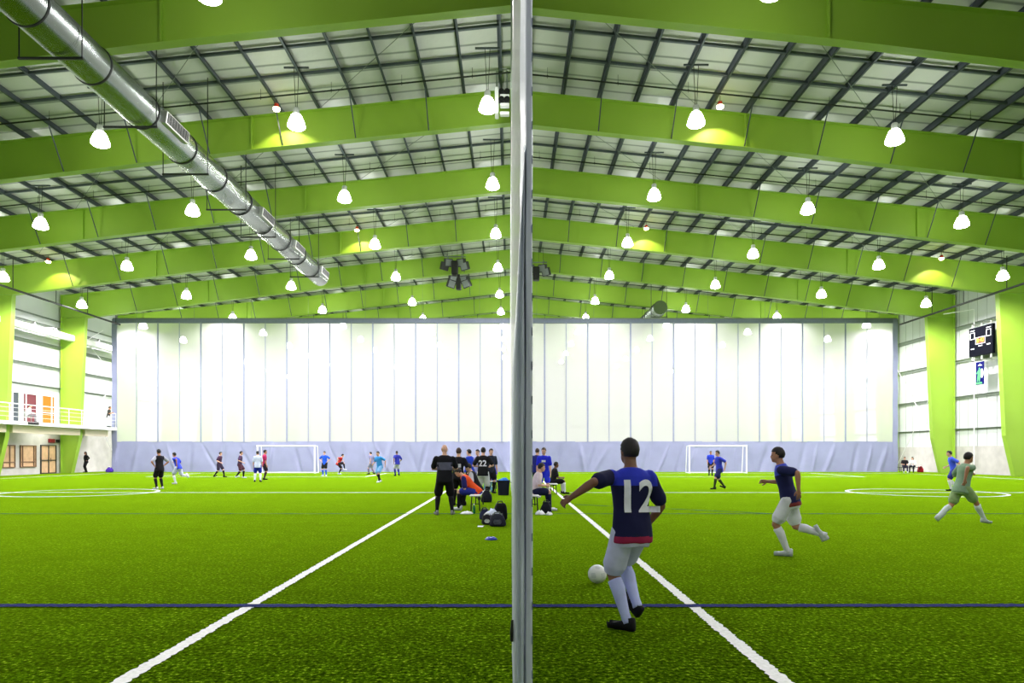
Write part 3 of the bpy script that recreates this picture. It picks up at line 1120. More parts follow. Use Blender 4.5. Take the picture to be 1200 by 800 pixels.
line_strip('goal_line', [(1.87, 54.5), (31.3, 54.5)], .14, M['linew'], 'white goal line of the right field', step=.5)
for cx in (-17.2, 16.6):
    line_strip('penalty_box_line', [(cx - 7.4, 54.5), (cx - 7.4, 46.2), (cx + 7.4, 46.2), (cx + 7.4, 54.5)], .12, M['linew'], None, z=.007, step=.5)
line_strip('blue_line', [(-20, 7.05), (.0, 6.98), (20, 7.05)], .13, M['lineb'], 'dark blue line across the near turf', z=.009, step=.04)
line_strip('teal_line', [(-34, 17.7), (34, 17.7)], .10, M['linet'], 'faint teal line across both fields', z=.008, jit=.03, step=.15)
line_strip('teal_line', [(1.9, 21.0), (6.8, 17.75)], .09, M['linet'], 'faint teal line slanting across the right field', z=.0085, jit=.03, step=.15)

# ceiling: liner with purlins and bridging
ce = MB()
EX = 36.4
for s in (-1, 1):
    z0, z1 = ZT0 + .27, ZT0 + .27 - SL * EX
    ce.add([(0, YB, z0), (s * EX, YB, z1), (s * EX, YE, z1), (0, YE, z0), (0, YB, z0 + .1), (s * EX, YB, z1 + .1), (s * EX, YE, z1 + .1), (0, YE, z0 + .1)],
           [(0, 1, 2, 3), (7, 6, 5, 4), (0, 4, 5, 1), (1, 5, 6, 2), (2, 6, 7, 3), (3, 7, 4, 0)])
ceil = tag(ce.build('ceiling', M['deck']), 'pale lined gable roof of the hall', None, None, 'structure')
PX = [.75 + 1.64 * n for n in range(22)] + [-(.42 + 1.64 * n) for n in range(22)]
for x in PX:
    b = MB()
    z = ztop(x)
    b.box((x - .010, 8, z + .012), (x + .010, YE, z + .262))
    b.box((x - .010, 8, z + .012), (x + .085, YE, z + .030))
    b.box((x - .085, 8, z + .245), (x + .010, YE, z + .262))
    b.build('roof_purlin', M['purlin'], ceil)
for k, y in enumerate(FY[:9]):
    for dy in (-2.75, -4.6):
        b = MB()
        for s in (-1, 1):
            for zo in (.09,):
                b.plate_xz([(0, ZT0 + zo), (s * 35.5, ztop(35.5) + zo), (s * 35.5, ztop(35.5) + zo + .10), (0, ZT0 + zo + .10)], y + dy - .05, y + dy + .05)
        b.build('purlin_bridging', M['purlin'], ceil)
# thin rod bracing under the liner
for k in range(4):
    y0, y1 = FY[k], FY[k + 1]
    for s in (-1, 1):
        for xa in (1.5, 9.5, 17.5, 25.5):
            xb = xa + 7
            b = MB()
            b.bar((s * xa, y0 + .3, ztop(xa) - .05), (s * xb, y1 - .3, ztop(xb) - .05), .012, 5)
            b.build('rod_brace', M['girt'], ceil)


# ------------------------------------------------------------------ portal frames
def portal(k, y):
    names = ['green steel roof frame nearest the camera, cropped by the top edge',
             'second green steel roof frame from the camera', 'third green steel roof frame from the camera',
             'fourth green steel roof frame, its right leg beside the scoreboard',
             'fifth green steel roof frame, just before the white cross curtain',
             'first green steel roof frame showing above the white cross curtain',
             'second green steel roof frame showing above the white cross curtain',
             'third green steel roof frame, only its ridge showing above the white cross curtain']
    if k < 8:
        lab, grp = names[k], 'green steel portal frames'
    else:
        lab, grp = 'green steel roof frame far behind the white cross curtain', 'green steel portal frames far behind the curtain'
    t = thing('steel_portal_frame', lab, 'roof frame', (0, y, 0), 0, grp)
    fw = .2
    for s in (-1, 1):
        xi = 33.4 if s > 0 else 34.0
        xo = 35.62 if s > 0 else 35.95
        xs = [0, 5, 11, 17, 23, 29, xi]
        b = MB()
        b.plate_xz([(s * x, ztop(x)) for x in xs] + [(s * x, ztop(x) - depth(x)) for x in reversed(xs)], -.012, .012)
        for zf, th in ((lambda x: ztop(x), -.025), (lambda x: ztop(x) - depth(x), .025)):
            b.plate_xz([(s * x, zf(x)) for x in xs] + [(s * x, zf(x) + th) for x in reversed(xs)], -fw, fw)
        b.build('rafter', M['green'], t)
        c = MB()
        zk = ztop(xi) - depth(xi)
        xb, xm = xi + 1.1, xi + .45
        c.plate_xz([(s * xb, 0), (s * xm, 2.8), (s * xi, zk), (s * xi, ztop(xi)), (s * xo, ztop(xo)), (s * xo, 0)], -.012, .012)
        pts = [(xb, 0), (xm, 2.8), (xi, zk)]
        for (xa, za), (xc, zc) in zip(pts[:-1], pts[1:]):
            c.plate_xz([(s * xa, za), (s * xc, zc), (s * (xc + .025), zc), (s * (xa + .025), za)], -fw, fw)
        c.plate_xz([(s * (xo - .025), 0), (s * xo, 0), (s * xo, ztop(xo)), (s * (xo - .025), ztop(xo))], -fw, fw)
        c.plate_xz([(s * xi, ztop(xi)), (s * xo, ztop(xo)), (s * xo, ztop(xo) - .025), (s * xi, ztop(xi) - .025)], -fw, fw)
        c.plate_xz([(s * xi, zk), (s * xo, zk), (s * xo, zk + .025), (s * xi, zk + .025)], -fw, fw)
        c.build('column', M['green'], t)
        for x in ((10.6, 23.1) if s > 0 else (11.6, 24.2)):
            d = MB()
            d.plate_xz([(s * (x - .03), ztop(x) - .02), (s * (x + .03), ztop(x) - .02), (s * (x + .03), ztop(x) - depth(x) + .02), (s * (x - .03), ztop(x) - depth(x) + .02)], -fw * .8, fw * .8)
            d.build('stiffener', M['green'], t)
        if k < 8:
            lst = [x for x in PX if x * s > 0]
            for x in lst[2::2]:
                if k == 0 or k == 2 and abs(x) < 12 or abs(x) > 32:
                    continue
                e = MB()
                e.bar((x, -1.05, ztop(x) + .03), (x - s * .05, -.1, ztop(x) - depth(x) + .05), .028, 5)
                e.build('flange_brace', M['purlin'], t)
    return t


FRAMES = [portal(k, y) for k, y in enumerate(FY)]

# sprinkler pipes
for k, y in enumerate(FY[:8]):
    yy = y - 1.75
    lab = 'black sprinkler pipe under the roof just before the %s green roof frame' % ORD[k] if k < 5 else 'black sprinkler pipe under the roof beyond the white curtain'
    t = thing('sprinkler_pipe', lab, 'pipe', (0, yy, 0), 0, 'sprinkler branch pipes')
    b = MB()
    for s in (-1, 1):
        b.tube([((0, 0, ZT0 - .12), .035), ((s * 33.2, 0, ztop(33.2) - .12), .035)], 8)
    b.build('pipe', M['pipe'], t)
    if k < 5:
        for s in (-1, 1):
            for i in range(11):
                x = s * (1.6 + 3.0 * i)
                h = MB()
                h.lathe([(.012, -.10), (.012, .0), (.03, .02), (.012, .05)], 6, 0, Matrix.Translation((x, 0, ztop(x) - .1)))
                h.bar((x, 0, ztop(x) - .12), (x, 0, ztop(x) + .25), .008, 5)
                h.build('sprinkler_head', M['pipe'], t)
for s, lab in ((-1, 'left'), (1, 'right')):
    t = thing('sprinkler_main', 'black main sprinkler pipe running along the top of the %s wall' % lab, 'pipe', (0, 0, 0), 0, 'sprinkler main pipes')
    x, z = s * 32.9, 12.45
    b = MB()
    b.tube([((x, 36, z), .075), ((x, 57.6, z), .075)], 10)
    b.build('pipe', M['pipe'], t)
    for y in (42, 45.2, 49.5, 53.2, 57):
        h = MB()
        h.bar((x, y, z), (x, y, ztop(x) + .1), .03, 6)
        h.build('hanger_rod', M['pipe'], t)

# ------------------------------------------------------------------ walls
def wall(name, bits, label):
    b = MB()
    for a, c, mi in bits:
        b.box(a, c, mi)
    return tag(b.build(name, [M['wallw'], M['concrete']]), label, None, None, 'structure')


ZW = ztop(36) + .25
wl = wall('wall_left', [((XL - .3, YB, 3.7), (XL, YE, ZW), 0), ((XL - .3, YB, 0), (XL, YE, 3.7), 1)], 'pale panelled left side wall')
wr = wall('wall_right', [((XR, YB, 2.15), (XR + .3, YE, ZW), 0), ((XR, YB, 0), (XR + .3, YE, 2.15), 1)], 'pale panelled right side wall on a concrete base')
for nm, y0, y1, lab in (('wall_end', YE, YE + .3, 'far end wall behind the white curtain'), ('wall_back', YB - .3, YB, 'end wall behind the camera')):
    b = MB()
    b.plate_xz([(XL, 0), (XR, 0), (XR, ZW), (0, ZT0 + .3), (XL, ZW)], y0, y1)
    tag(b.build(nm, M['wallw']), lab, None, None, 'structure')
for z, th in ((3.5, .10), (6.0, .22), (8.87, .24), (11.5, .28)):
    b = MB()
    b.box((XR - .12, 30, z - th / 2), (XR - .005, YE, z + th / 2))
    b.box((XR - .22, 30, z + th / 2 - .03), (XR - .12, YE, z + th / 2))
    b.build('wall_girt', M['girt'], wr)
for z, th in ((6.75, .10), (8.3, .18), (10.0, .2), (11.4, .3), (12.1, .06)):
    b = MB()
    b.box((XL + .005, 30, z - th / 2), (XL + .12, YE, z + th / 2))
    b.box((XL + .12, 30, z + th / 2 - .03), (XL + .22, YE, z + th / 2))
    b.build('wall_girt', M['girt'], wl)
for z in (3, 6, 9, 12):
    b = MB()
    b.box((XL, YE - .2, z - .12), (XR, YE - .005, z + .12))
    b.build('wall_girt', M['girt'], bpy.data.objects['wall_end'])
# panel joints
for y in [47 + i * 1.05 for i in range(16)]:
    b = MB()
    b.box((XR - .012, y - .008, 2.15), (XR - .001, y + .008, ZW))
    b.build('panel_joint', M['girt'], wr)
# white round tube along the left wall
t = thing('white_wall_tube', 'long thick white tube mounted along the upper left wall', 'tube', (0, 0, 0))
b = MB()
b.cbox((-35.35, 40.2, 10.55), (-34.9, 61.5, 11.05), .08)
b.build('tube', M['white'], t)
for y in (48.2, 50.4, 52.8, 56.4, 58.3):
    h = MB()
    h.box((-35.2, y - .06, 11.05), (-35.05, y + .06, 11.35))
    h.box((-36.05, y - .06, 11.25), (-35.05, y + .06, 11.35))
    h.build('bracket', M['white'], t)
# cross bracing rods on both walls in the last bay
for s, X in ((-1, XL + .35), (1, XR - .35)):
    t = thing('cross_brace', 'thin pale rods crossing on the %s wall beside the white curtain' % ('left' if s < 0 else 'right'), 'brace', (0, 0, 0), 0, 'wall rod bracing')
    for a, c in (((X, 55.2, 9.2), (X, 62.4, .6)), ((X, 55.2, .6), (X, 62.4, 9.2))):
        h = MB()
        h.bar(a, c, .03, 6)
        h.build('rod', M['white'], t)
    if s < 0:
        for a, c in (((X, 55.3, 12.4), (X, 60, 9.6)), ((X, 55.3, 9.8), (X, 60, 12.4))):
            h = MB()
            h.bar(a, c, .03, 6)
            h.build('rod', M['white'], t)
# conduit on the right wall
b = MB()
b.bar((XR - .3, 52.2, .0), (XR - .3, 52.2, 12.6), .035, 8)
b.bar((XR - .3, 52.2, 12.6), (XR - 1.5, 54.0, 12.6), .03, 8)
tag(b.build('wall_conduit', M['whitebar']), 'thin white pipe standing up the right wall left of the scoreboard', 'pipe')

# ------------------------------------------------------------------ balcony on the left
t = thing('balcony', 'white balcony with a thin metal railing along the left wall', 'balcony', (0, 0, 0))
b = MB()
b.box((XL + .01, 38, 3.55), (-33.62, 58.4, 3.80))
b.build('slab', M['white'], t)
b = MB()
for y0, y1 in ((38.2, 38.6), (39.05, 46.5), (47.1, 54.5), (55.1, 58.3)):
    b.box((-34.55, y0, 3.02), (-34.3, y1, 3.54))
b.build('edge_beam', M['cream'], t)
r = MB()
r.bar((-33.68, 38, 4.98), (-33.68, 58.35, 4.98), .032, 8)
rl = r.build('handrail', M['whitebar'], t)
for z in (4.1, 4.4, 4.7):
    r = MB()
    r.bar((-33.68, 38, z), (-33.68, 58.35, z), .012, 6)
    r.build('rail_wire', M['whitebar'], t)
for i in range(14):
    y = 38.2 + i * 1.55
    r = MB()
    r.bar((-33.68, y, 3.8), (-33.68, y, 4.98), .024, 6)
    r.build('rail_post', M['whitebar'], t)
r = MB()
r.box((-33.612, 47.6, 3.62), (-33.58, 48.7, 3.78))
r.build('black_plate', M['black'], t, label='small black plate on the slab edge')
# strip light under the slab
t = thing('strip_light', 'long lit strip light under the balcony', 'ceiling light', (-35.1, 52.2, 3.35))
b = MB()
b.cbox((-.1, -1.5, .1), (.1, 1.5, .2), .02)
b.build('housing', M['white'], t)
b = MB()
b.cbox((-.06, -1.4, .04), (.06, 1.4, .10), .02)
b.build('diffuser', M['lamp'], t)


def wall_window(name, y0, y1, z0, z1, mull, pane, fr, parent_kind='structure', splits=()):
    b = MB()
    X0, X1 = XL + .002, XL + .09
    w = .07
    b.box((X0, y0, z0), (X1, y1, z0 + w))
    b.box((X0, y0, z1 - w), (X1, y1, z1))
    b.box((X0, y0, z0 + w), (X1, y0 + w, z1 - w))
    b.box((X0, y1 - w, z0 + w), (X1, y1, z1 - w))
    for m_ in mull:
        b.box((X0, m_ - w / 2, z0 + w), (X1, m_ + w / 2, z1 - w))
    for z_ in splits:
        b.box((X0, y0 + w, z_ - w / 2), (X1, y1 - w, z_ + w / 2))
    o = tag(b.build(name, fr), None, None, None, 'structure')
    g = MB()
    g.box((X0, y0 + w, z0 + w), (X0 + .03, y1 - w, z1 - w))
    g.build('pane', pane, o)
    return o


tag(wall_window('window_1', 48.5, 49.75, .55, 2.2, (49.2,), M['wood'], M['brown'], splits=(.95,)), 'beige pane with dark mullions under the balcony, at the left edge')
tag(wall_window('window_2', 50.25, 51.95, .55, 2.2, (50.5, 51.7), M['wood'], M['brown'], splits=(.95,)), 'wide beige window under the balcony')
d = wall_window('door_1', 52.45, 54.25, .02, 2.25, (53.35,), M['wood'], M['frame'], splits=(1.05,))
tag(d, 'double glazed door in a dark frame under the balcony')
for y in (53.2, 53.5):
    h = MB()
    h.bar((XL + .13, y, .95), (XL + .13, y, 1.25), .02, 6)
    h.build('door_handle', M['frame'], d)
tag(wall_window('window_3', 49.45, 50.15, 3.82, 6.1, (), M['glassdark'], M['white']), 'narrow opening over the balcony, leftmost')
tag(wall_window('window_4', 50.5, 52.05, 3.82, 6.1, (50.85,), M['redroom'], M['white']), 'window with a reddish room behind it over the balcony')
tag(wall_window('window_5', 52.55, 54.1, 3.82, 6.1, (53.7,), M['orange'], M['white'], splits=(4.75,)), 'opening to an orange lit room over the balcony')
b = MB()
b.cbox((XL + .002, 53.35, 2.42), (XL + .14, 54.0, 2.72), .015)
tag(b.build('exit_sign', M['redsign']), 'small red lit sign above the double door', 'sign')
b = MB()
b.cbox((XL + .002, 54.25, 2.45), (XL + .12, 54.6, 2.7), .015)
b.cbox((XL + .12, 54.35, 2.5), (XL + .2, 54.5, 2.65), .015)
tag(b.build('emergency_light', M['black']), 'small black box on the wall right of the red sign', 'light')

# ------------------------------------------------------------------ scoreboard and banner on the right wall
def onright(y, z, x=35.0):
    return (x, y, z)


t = thing('scoreboard', 'dark scoreboard with orange digits high on the right wall', 'scoreboard', (35.05, 50.7, 9.95), R(0))
b = MB()
b.cbox((-.10, -1.28, -1.08), (.10, 1.28, 1.08), .02)
b.build('panel', M['navyboard'], t)


def sb_frame(y0, y1, z0, z1, name='digit_frame', w=.035):
    b = MB()
    X0, X1 = -.125, -.10
    b.box((X0, y0, z0), (X1, y1, z0 + w))
    b.box((X0, y0, z1 - w), (X1, y1, z1))
    b.box((X0, y0, z0 + w), (X1, y0 + w, z1 - w))
    b.box((X0, y1 - w, z0 + w), (X1, y1, z1 - w))
    return b.build(name, M['white'], t)


# the board is read from inside the hall: reading direction runs towards the camera (-Y)
sb_frame(.62, 1.12, .22, .72)
sb_frame(-1.12, -.62, .22, .72)
sb_frame(-.52, .52, -.22, .30)
b = MB()
b.box((-.118, -.46, -.16), (-.10, .46, .24))
b.build('clock_display', M['ledback'], t)


def put_text(s, size, mtx, m, parent, name):
    me = text_mesh(s, size)
    me.materials.clear()
    me.materials.append(m)
    o = bpy.data.objects.new(name, me)
    COL.objects.link(o)
    o.parent = parent
    o.matrix_local = mtx
    return o


TOLEFT = Matrix(((0, 0, -1, 0), (-1, 0, 0, 0), (0, 1, 0, 0), (0, 0, 0, 1)))   # text facing -X, reading along -Y
put_text('8:40', .46, Matrix.Translation((-.125, 0, .04)) @ TOLEFT, M['led'], t, 'clock_digits')
for (y, z, s) in ((.87, .86, .46), (-.87, .86, .46), (.85, -.50, .36), (.0, -.36, .42), (-.85, -.36, .36)):
    b = MB()
    b.box((-.115, y - s / 2, z - .035), (-.10, y + s / 2, z + .035))
    b.build('caption_strip', M['whitebar'], t)
for y in (-1.0, 0, 1.0):
    b = MB()
    b.box((-.04, y - .04, 1.08), (.04, y + .04, 1.4))
    b.box((-.04, y - .04, 1.32), (.7, y + .04, 1.4))
    b.box((-.04, y - .04, -1.45), (.04, y + .04, -1.08))
    b.box((-.04, y - .04, -1.45), (.7, y + .04, -1.37))
    b.build('mounting_bracket', M['white'], t)
t = thing('banner', 'blue hanging banner with a green figure below the scoreboard', 'banner', (34.95, 50.75, 7.55))
b = MB()
n = 8
vs, fs = [], []
b.cbox((-.015, -.44, -.85), (.015, .44, .85), .004)
b.build('cloth', M['banblue'], t)
b = MB()
b.bar((0, -.46, .86), (0, .46, .86), .02, 6)
for yy in (-.4, .4):
    b.bar((0, yy, .86), (.82, yy, .86), .02, 6)
b.build('top_rod', M['whitebar'], t)
b = MB()


def flat(poly, x, mi=0, th=.004):
    n_ = len(poly)
    b.add([(x, y, z) for y, z in poly] + [(x + th, y, z) for y, z in poly],
          [tuple(range(n_)), tuple(reversed(range(n_, 2 * n_)))] + [(i, (i + 1) % n_, (i + 1) % n_ + n_, i + n_) for i in range(n_)], mi)


flat([(.12, .38), (.02, .44), (-.04, .36), (-.02, .25), (-.14, .12), (-.16, -.1), (-.06, -.35), (.0, -.6), (.1, -.62), (.12, -.35), (.2, -.6), (.3, -.62), (.24, -.2), (.2, .02), (.32, -.05), (.36, .02), (.2, .2), (.12, .26)], -.022)
flat([(.4, -.66), (-.2, -.66), (-.28, -.8), (.4, -.8)], -.022)
b.build('green_figure', M['bangreen'], t)
b = MB()
flat([(-.22 + .17 * math.cos(a * math.pi / 8), -.02 + .34 * math.sin(a * math.pi / 8)) for a in range(16)], -.021)
flat([(.2, .55), (-.25, .55), (-.2, .62), (-.1, .62), (-.02, .72), (.06, .62), (.16, .62)], -.021)
b.build('white_mark', M['whitebar'], t)

# ------------------------------------------------------------------ ducts
def duct(label, x, z, y0, y1, r=.6):
    t = thing('ventilation_duct', label, 'duct', (x, 0, z))
    b = MB()
    b.tube([((0, y0, 0), r), ((0, y1, 0), r)], 40)
    b.build('pipe', M['duct'], t, smooth=False)
    me = t.children[0].data
    me.polygons.foreach_set('use_smooth', [len(p.vertices) == 4 for p in me.polygons])
    return t


DX, DZ = -12.9, 13.56
du = duct('long round silver ventilation duct hanging under the left roof slope', DX, DZ, 8.0, 46.4)
y = 9.6
i = 0
while y < 46.3:
    b = MB()
    b.tube([((0, y - .03, 0), .63), ((0, y + .03, 0), .63)], 40)
    b.build('joint_ring', M['dark'], du)
    y += 2.87
for y in (15.6, 19.5, 23.6, 27.6, 31.6, 35.6, 39.6, 43.6):
    b = MB()
    zb = -.68
    b.box((-1.15, y - .03, zb - .06), (.72, y + .03, zb))
    for xx in (-1.12, .68):
        b.bar((xx, y, zb), (xx, y, ztop(DX + xx) - DZ + .1), .02, 6)
    b.build('trapeze_hanger', M['dark'], du)
for y in (16.0, 25.0, 34.4, 39.6, 45.0):
    g = MB()
    A = Matrix.Translation((0, y, 0)) @ Matrix.Rotation(R(8), 4, 'Y')
    g.cbox((.45, -.85, -.20), (.76, .85, .24), .01, 0, A)
    go = g.build('air_grille', M['alu'], du)
    s = MB()
    for q in range(7):
        s.box((.762, -.76, -.13 + q * .05), (.775, .76, -.105 + q * .05), 0, A)
    for q in range(9):
        s.box((.764, -.76 + q * .19, -.15), (.777, -.745 + q * .19, .20), 0, A)
    s.build('louvre', M['dark'], go)
dr = duct('round silver duct end pointing forward above the right part of the white curtain', 13.15, 14.32, 59.6, 90.0, .62)
for y in (60.6, 63.4, 66.3):
    b = MB()
    b.tube([((0, y - .03, 0), .65), ((0, y + .03, 0), .65)], 40)
    b.build('joint_ring', M['dark'], dr)
b = MB()
b.tube([((0, 59.55, 0), .60), ((0, 59.62, 0), .60)], 40)
b.build('end_cap', mat('green_grey_cap', (84, 104, 62), .6), dr)
for y in (60.2, 64.2):
    b = MB()
    for xx in (-.68, .68):
        b.bar((xx, y, -.68), (xx, y, ztop(13.15 + xx) - 14.32), .02, 6)
    b.box((-.75, y - .03, -.74), (.75, y + .03, -.68))
    b.build('trapeze_hanger', M['dark'], dr)

# ------------------------------------------------------------------ lamps
LROWS = [19.5 + 8 * n + (.6 if n == 5 else 0) for n in range(11)]
POW = [.36, .62, .95, 1.3, 1.6, 1.0, 1.4, 1.4, 1.4]
LXS = [-.93 + 8.0 * k - (0.0) for k in range(-4, 5)]
LXS = [-32.3, -24.4, -16.5, -8.6, -.9, 7.5, 15.5, 23.5, 31.4]


def lz(x, n=1):
    return 15.64 - .0885 * abs(x) - (.14 if n == 0 else 0)


pb = MB()
pb.lathe([(.02, .62), (.10, .60), (.13, .56), (.13, .34), (.10, .30)], 12)
ballast_me = pb.mesh('ballast', M['alu'])
pb = MB()
pb.lathe([(.10, .30), (.16, .27), (.20, .20), (.25, .08), (.30, -.08), (.305, -.14), (.24, -.19), (.12, -.21), (.02, -.215)], 18)
pb.v = [(x * 1.15, y * 1.15, z * 1.12) for x, y, z in pb.v]
bell_me = pb.mesh('glass_bell', M['lamp'], True)
LAMP_W = 2600.0


def add_light(x, y, z, w, name='lamp_light', size=R(172)):
    ld = bpy.data.lights.new(name, 'SPOT')
    ld.energy = w
    ld.spot_size = size
    ld.spot_blend = .5
    ld.shadow_soft_size = .22
    ld.color = (1.0, .95, 1.0)
    o = bpy.data.objects.new(name, ld)
    COL.objects.link(o)
    o.location = (x, y, z)
    return o


def in_view(x, y, z):
    px, py = CX + x * F / y, CY - (z - CH) * F / y
    return -12 < px < 1212 and -30 < py < 800


vis_rows = {}
for n, y in enumerate(LROWS):
    for x in LXS:
        z = lz(x, n)
        if y > 0 and in_view(x, y, z):
            vis_rows.setdefault(n, []).append(x)
UPL = 60.0
for n, y in enumerate(LROWS):
    xs = vis_rows.get(n, [])
    for x in LXS:
        z = lz(x, n)
        pw = LAMP_W * POW[min(n, 8)]
        if n < 9:
            add_light(x, y, z - .3, pw)
        if x not in xs:
            continue
        i = xs.index(x)
        if n == 0:
            lab = 'glowing bell lamp at the top edge, %s half' % ('left' if x < 0 else 'right')
        elif y < CURY:
            side = ('%s from the left' % ORD[i]) if i < len(xs) / 2 else ('%s from the right' % ORD[len(xs) - 1 - i])
            lab = 'glowing bell lamp, %s, %s lamp row from the camera' % (side, ORD[n - 1])
        else:
            side = ('%s from the left' % ORD[i]) if i < len(xs) / 2 else ('%s from the right' % ORD[len(xs) - 1 - i])
            lab = 'glowing bell lamp, %s, %s lamp row beyond the white curtain' % (side, ORD[n - 5])
        t = thing('hanging_lamp', lab, 'lamp', (x, y, z), 0, 'bell lamps under the roof')
        for nm, me in (('ballast', ballast_me), ('glass_bell', bell_me)):
            o = bpy.data.objects.new(nm, me)
            COL.objects.link(o)
            o.parent = t
        if n < 7:
            b = MB()
            zt = ztop(x) - z + .1
            b.bar((-.03, 0, .6), (-.10, .0, zt), .012, 5)
            b.bar((.03, 0, .6), (.10, .0, zt), .012, 5)
            b.build('hanging_cable', M['pipe'], t)
            b = MB()
            b.box((-.5, -.03, zt - .05), (.5, .03, zt + .01))
            b.build('support_strut', M['purlin'], t)
# rows of lamps over and behind the camera
for y, f in ((11.5, .22), (3.5, .2), (-4.5, .2)):
    for x in LXS[1:-1]:
        add_light(x, y, lz(x) - .3, LAMP_W * f)

# small warm lamps that light the frames' webs
for k, xs in ((1, (-10.1, 9.1)), (3, (-30.8, -10.2, 9.1, 28.8))):
    for i, x in enumerate(xs):
        y = FY[k] - 1.25
        z = ztop(x) - .42
        lab = 'small warm lamp with red top before the %s roof frame, %s' % (ORD[k], ('far left' if x < -20 else 'left of divider' if x < 0 else 'far right' if x > 20 else 'right of divider'))
        t = thing('emergency_lamp', lab, 'lamp', (x, y, z), 0, 'small warm lamps')
        b = MB()
        b.lathe([(.02, .26), (.09, .24), (.11, .10), (.14, .06)], 10)
        b.build('housing', M['redhousing'], t)
        b = MB()
        b.lathe([(.14, .06), (.16, .02), (.12, -.05), (.03, -.08)], 10)
        b.build('glass', M['warm'], t)
        b = MB()
        b.bar((0, 0, .25), (0, 0, .5), .012, 5)
        b.build('hanging_rod', M['pipe'], t)
        ld = bpy.data.lights.new('warm_light', 'SPOT')
        ld.energy = 260
        ld.color = (1, .83, .5)
        ld.spot_size = R(112)
        ld.spot_blend = .3
        ld.shadow_soft_size = .05
        o = bpy.data.objects.new('warm_light', ld)
        COL.objects.link(o)
        o.location = (x, y + .1, z - .1)
        tgt = Vector((x + .2, FY[k], ztop(x) - depth(x) - 1.5))
        o.rotation_euler = (tgt - o.location).to_track_quat('-Z', 'Y').to_euler()

# ------------------------------------------------------------------ loudspeaker clusters
def speaker_cluster(label, x, y, z, tiers=2):
    t = thing('loudspeaker_cluster', label, 'loudspeakers', (x, y, z), 0, 'hanging loudspeaker clusters')
    b = MB()
    b.box((-.85, -.05, .95), (.85, .05, 1.03))
    b.box((-.6, -.5, .96), (-.52, .5, 1.02))
    b.box((.52, -.5, .96), (.6, .5, 1.02))
    b.build('hanging_bar', M['girt'], t)
    for xx in (-.55, -.2, .2, .55):
        c = MB()
        c.bar((xx, 0, 1.0), (xx, 0, ztop(x) - z), .012, 5)
        c.build('hanging_cable', M['pipe'], t)
    b = MB()
    b.cbox((-.25, -.3, -.42), (.25, .3, .62), .04)
    b.build('bass_cabinet', M['black'], t)
    b = MB()
    if tiers > 1:
      b.cbox((-.21 + .3, -.2, -1.58), (.21 + .3, .3, -.62), .06)
      b.cbox((-.1 + .3, -.1, -.65), (.1 + .3, .1, -.40), .02)
      b.build('bass_cabinet', M['black'], t)
    for (cx, cz, ry, face) in ((-.80, .25, 10, 'dark'), (-.52, .52, 0, 'greyface'), (.52, .52, 0, 'greyface'), (.78, .25, -10, 'greyface'),
                               (-.16, -.80, 0, 'greyface'), (-.28, -1.12, 14, 'greyface'), (.74, -.80, 0, 'greyface'), (.92, -1.1, -16, 'greyface')):
        if tiers < 2 and cz < 0:
            continue
        A = Matrix.Translation((cx, 0, cz)) @ Matrix.Rotation(R(ry), 4, 'Y') @ Matrix.Rotation(R(20 if cx < 0.2 else -20), 4, 'Z') @ Matrix.Rotation(R(14), 4, 'X')
        b = MB()
        b.cbox((-.31, -.24, -.31), (.31, .24, .31), .03, 0, A)
        o = b.build('horn_cabinet', M['dark'], t)
        g = MB()
        g.cbox((-.25, -.26, -.25), (.25, -.235, .25), .008, 0, A)
        g.build('grille', M[face], o)
    return t


speaker_cluster('two tier loudspeaker cluster hanging left of the divider', -4.3, 53.3, 15.95)
speaker_cluster('loudspeaker cluster half hidden behind the right of the divider', 2.05, 53.3, 15.5, 1)

# ------------------------------------------------------------------ white cross curtain
t = thing('cross_curtain', 'huge white mesh curtain with grey skirt across the far end of both fields', 'curtain', (0, CURY, 0))
CX0, CX1, CZ, SK = -34.05, 33.2, 13.1, 2.58


def sheet(x0, x1, z0, z1, nx, nz, fn):
    vs, fs = [], []
    for j in range(nz + 1):
        for i in range(nx + 1):
            x = x0 + (x1 - x0) * i / nx
            z = z0 + (z1 - z0) * j / nz
            vs.append((x, fn(x, z), z))
    for j in range(nz):
        for i in range(nx):
            a = j * (nx + 1) + i
            fs.append((a, a + 1, a + nx + 2, a + nx + 1))
    return vs, fs


def wav(x, z):
    return .04 * math.sin(x * 1.7) * (1 - z / 14) + .03 * noise.noise(Vector((x * .5, z * .2, 3)))


b = MB()
b.add(*sheet(CX0, CX1, SK, CZ - .2, 270, 26, wav))
b.build('mesh_panel', M['mesh'], t, True)
folds = []
for i in range(46):
    x = CX0 + .6 + i * (CX1 - CX0) / 46 + random.uniform(-.4, .4)
    folds.append((x, random.uniform(.25, 1.0) * (1 if x < 0 else -1) * random.choice((1, 1, 1, -.4)), random.uniform(.10, .22), random.uniform(.05, .13) * random.choice((1, 1, -1))))


def skirt(x, z):
    y = -.02 + .05 * noise.noise(Vector((x * .7, z * .6, 9)))
    q = 1 - z / SK
    for fx, fs_, w, a in folds:
        d = x - (fx + fs_ * q * 1.3 + .25 * fs_ * q * q)
        if abs(d) < 3 * w:
            y -= a * math.exp(-(d / w) ** 2) * min(1, q * 2.2)
    return y


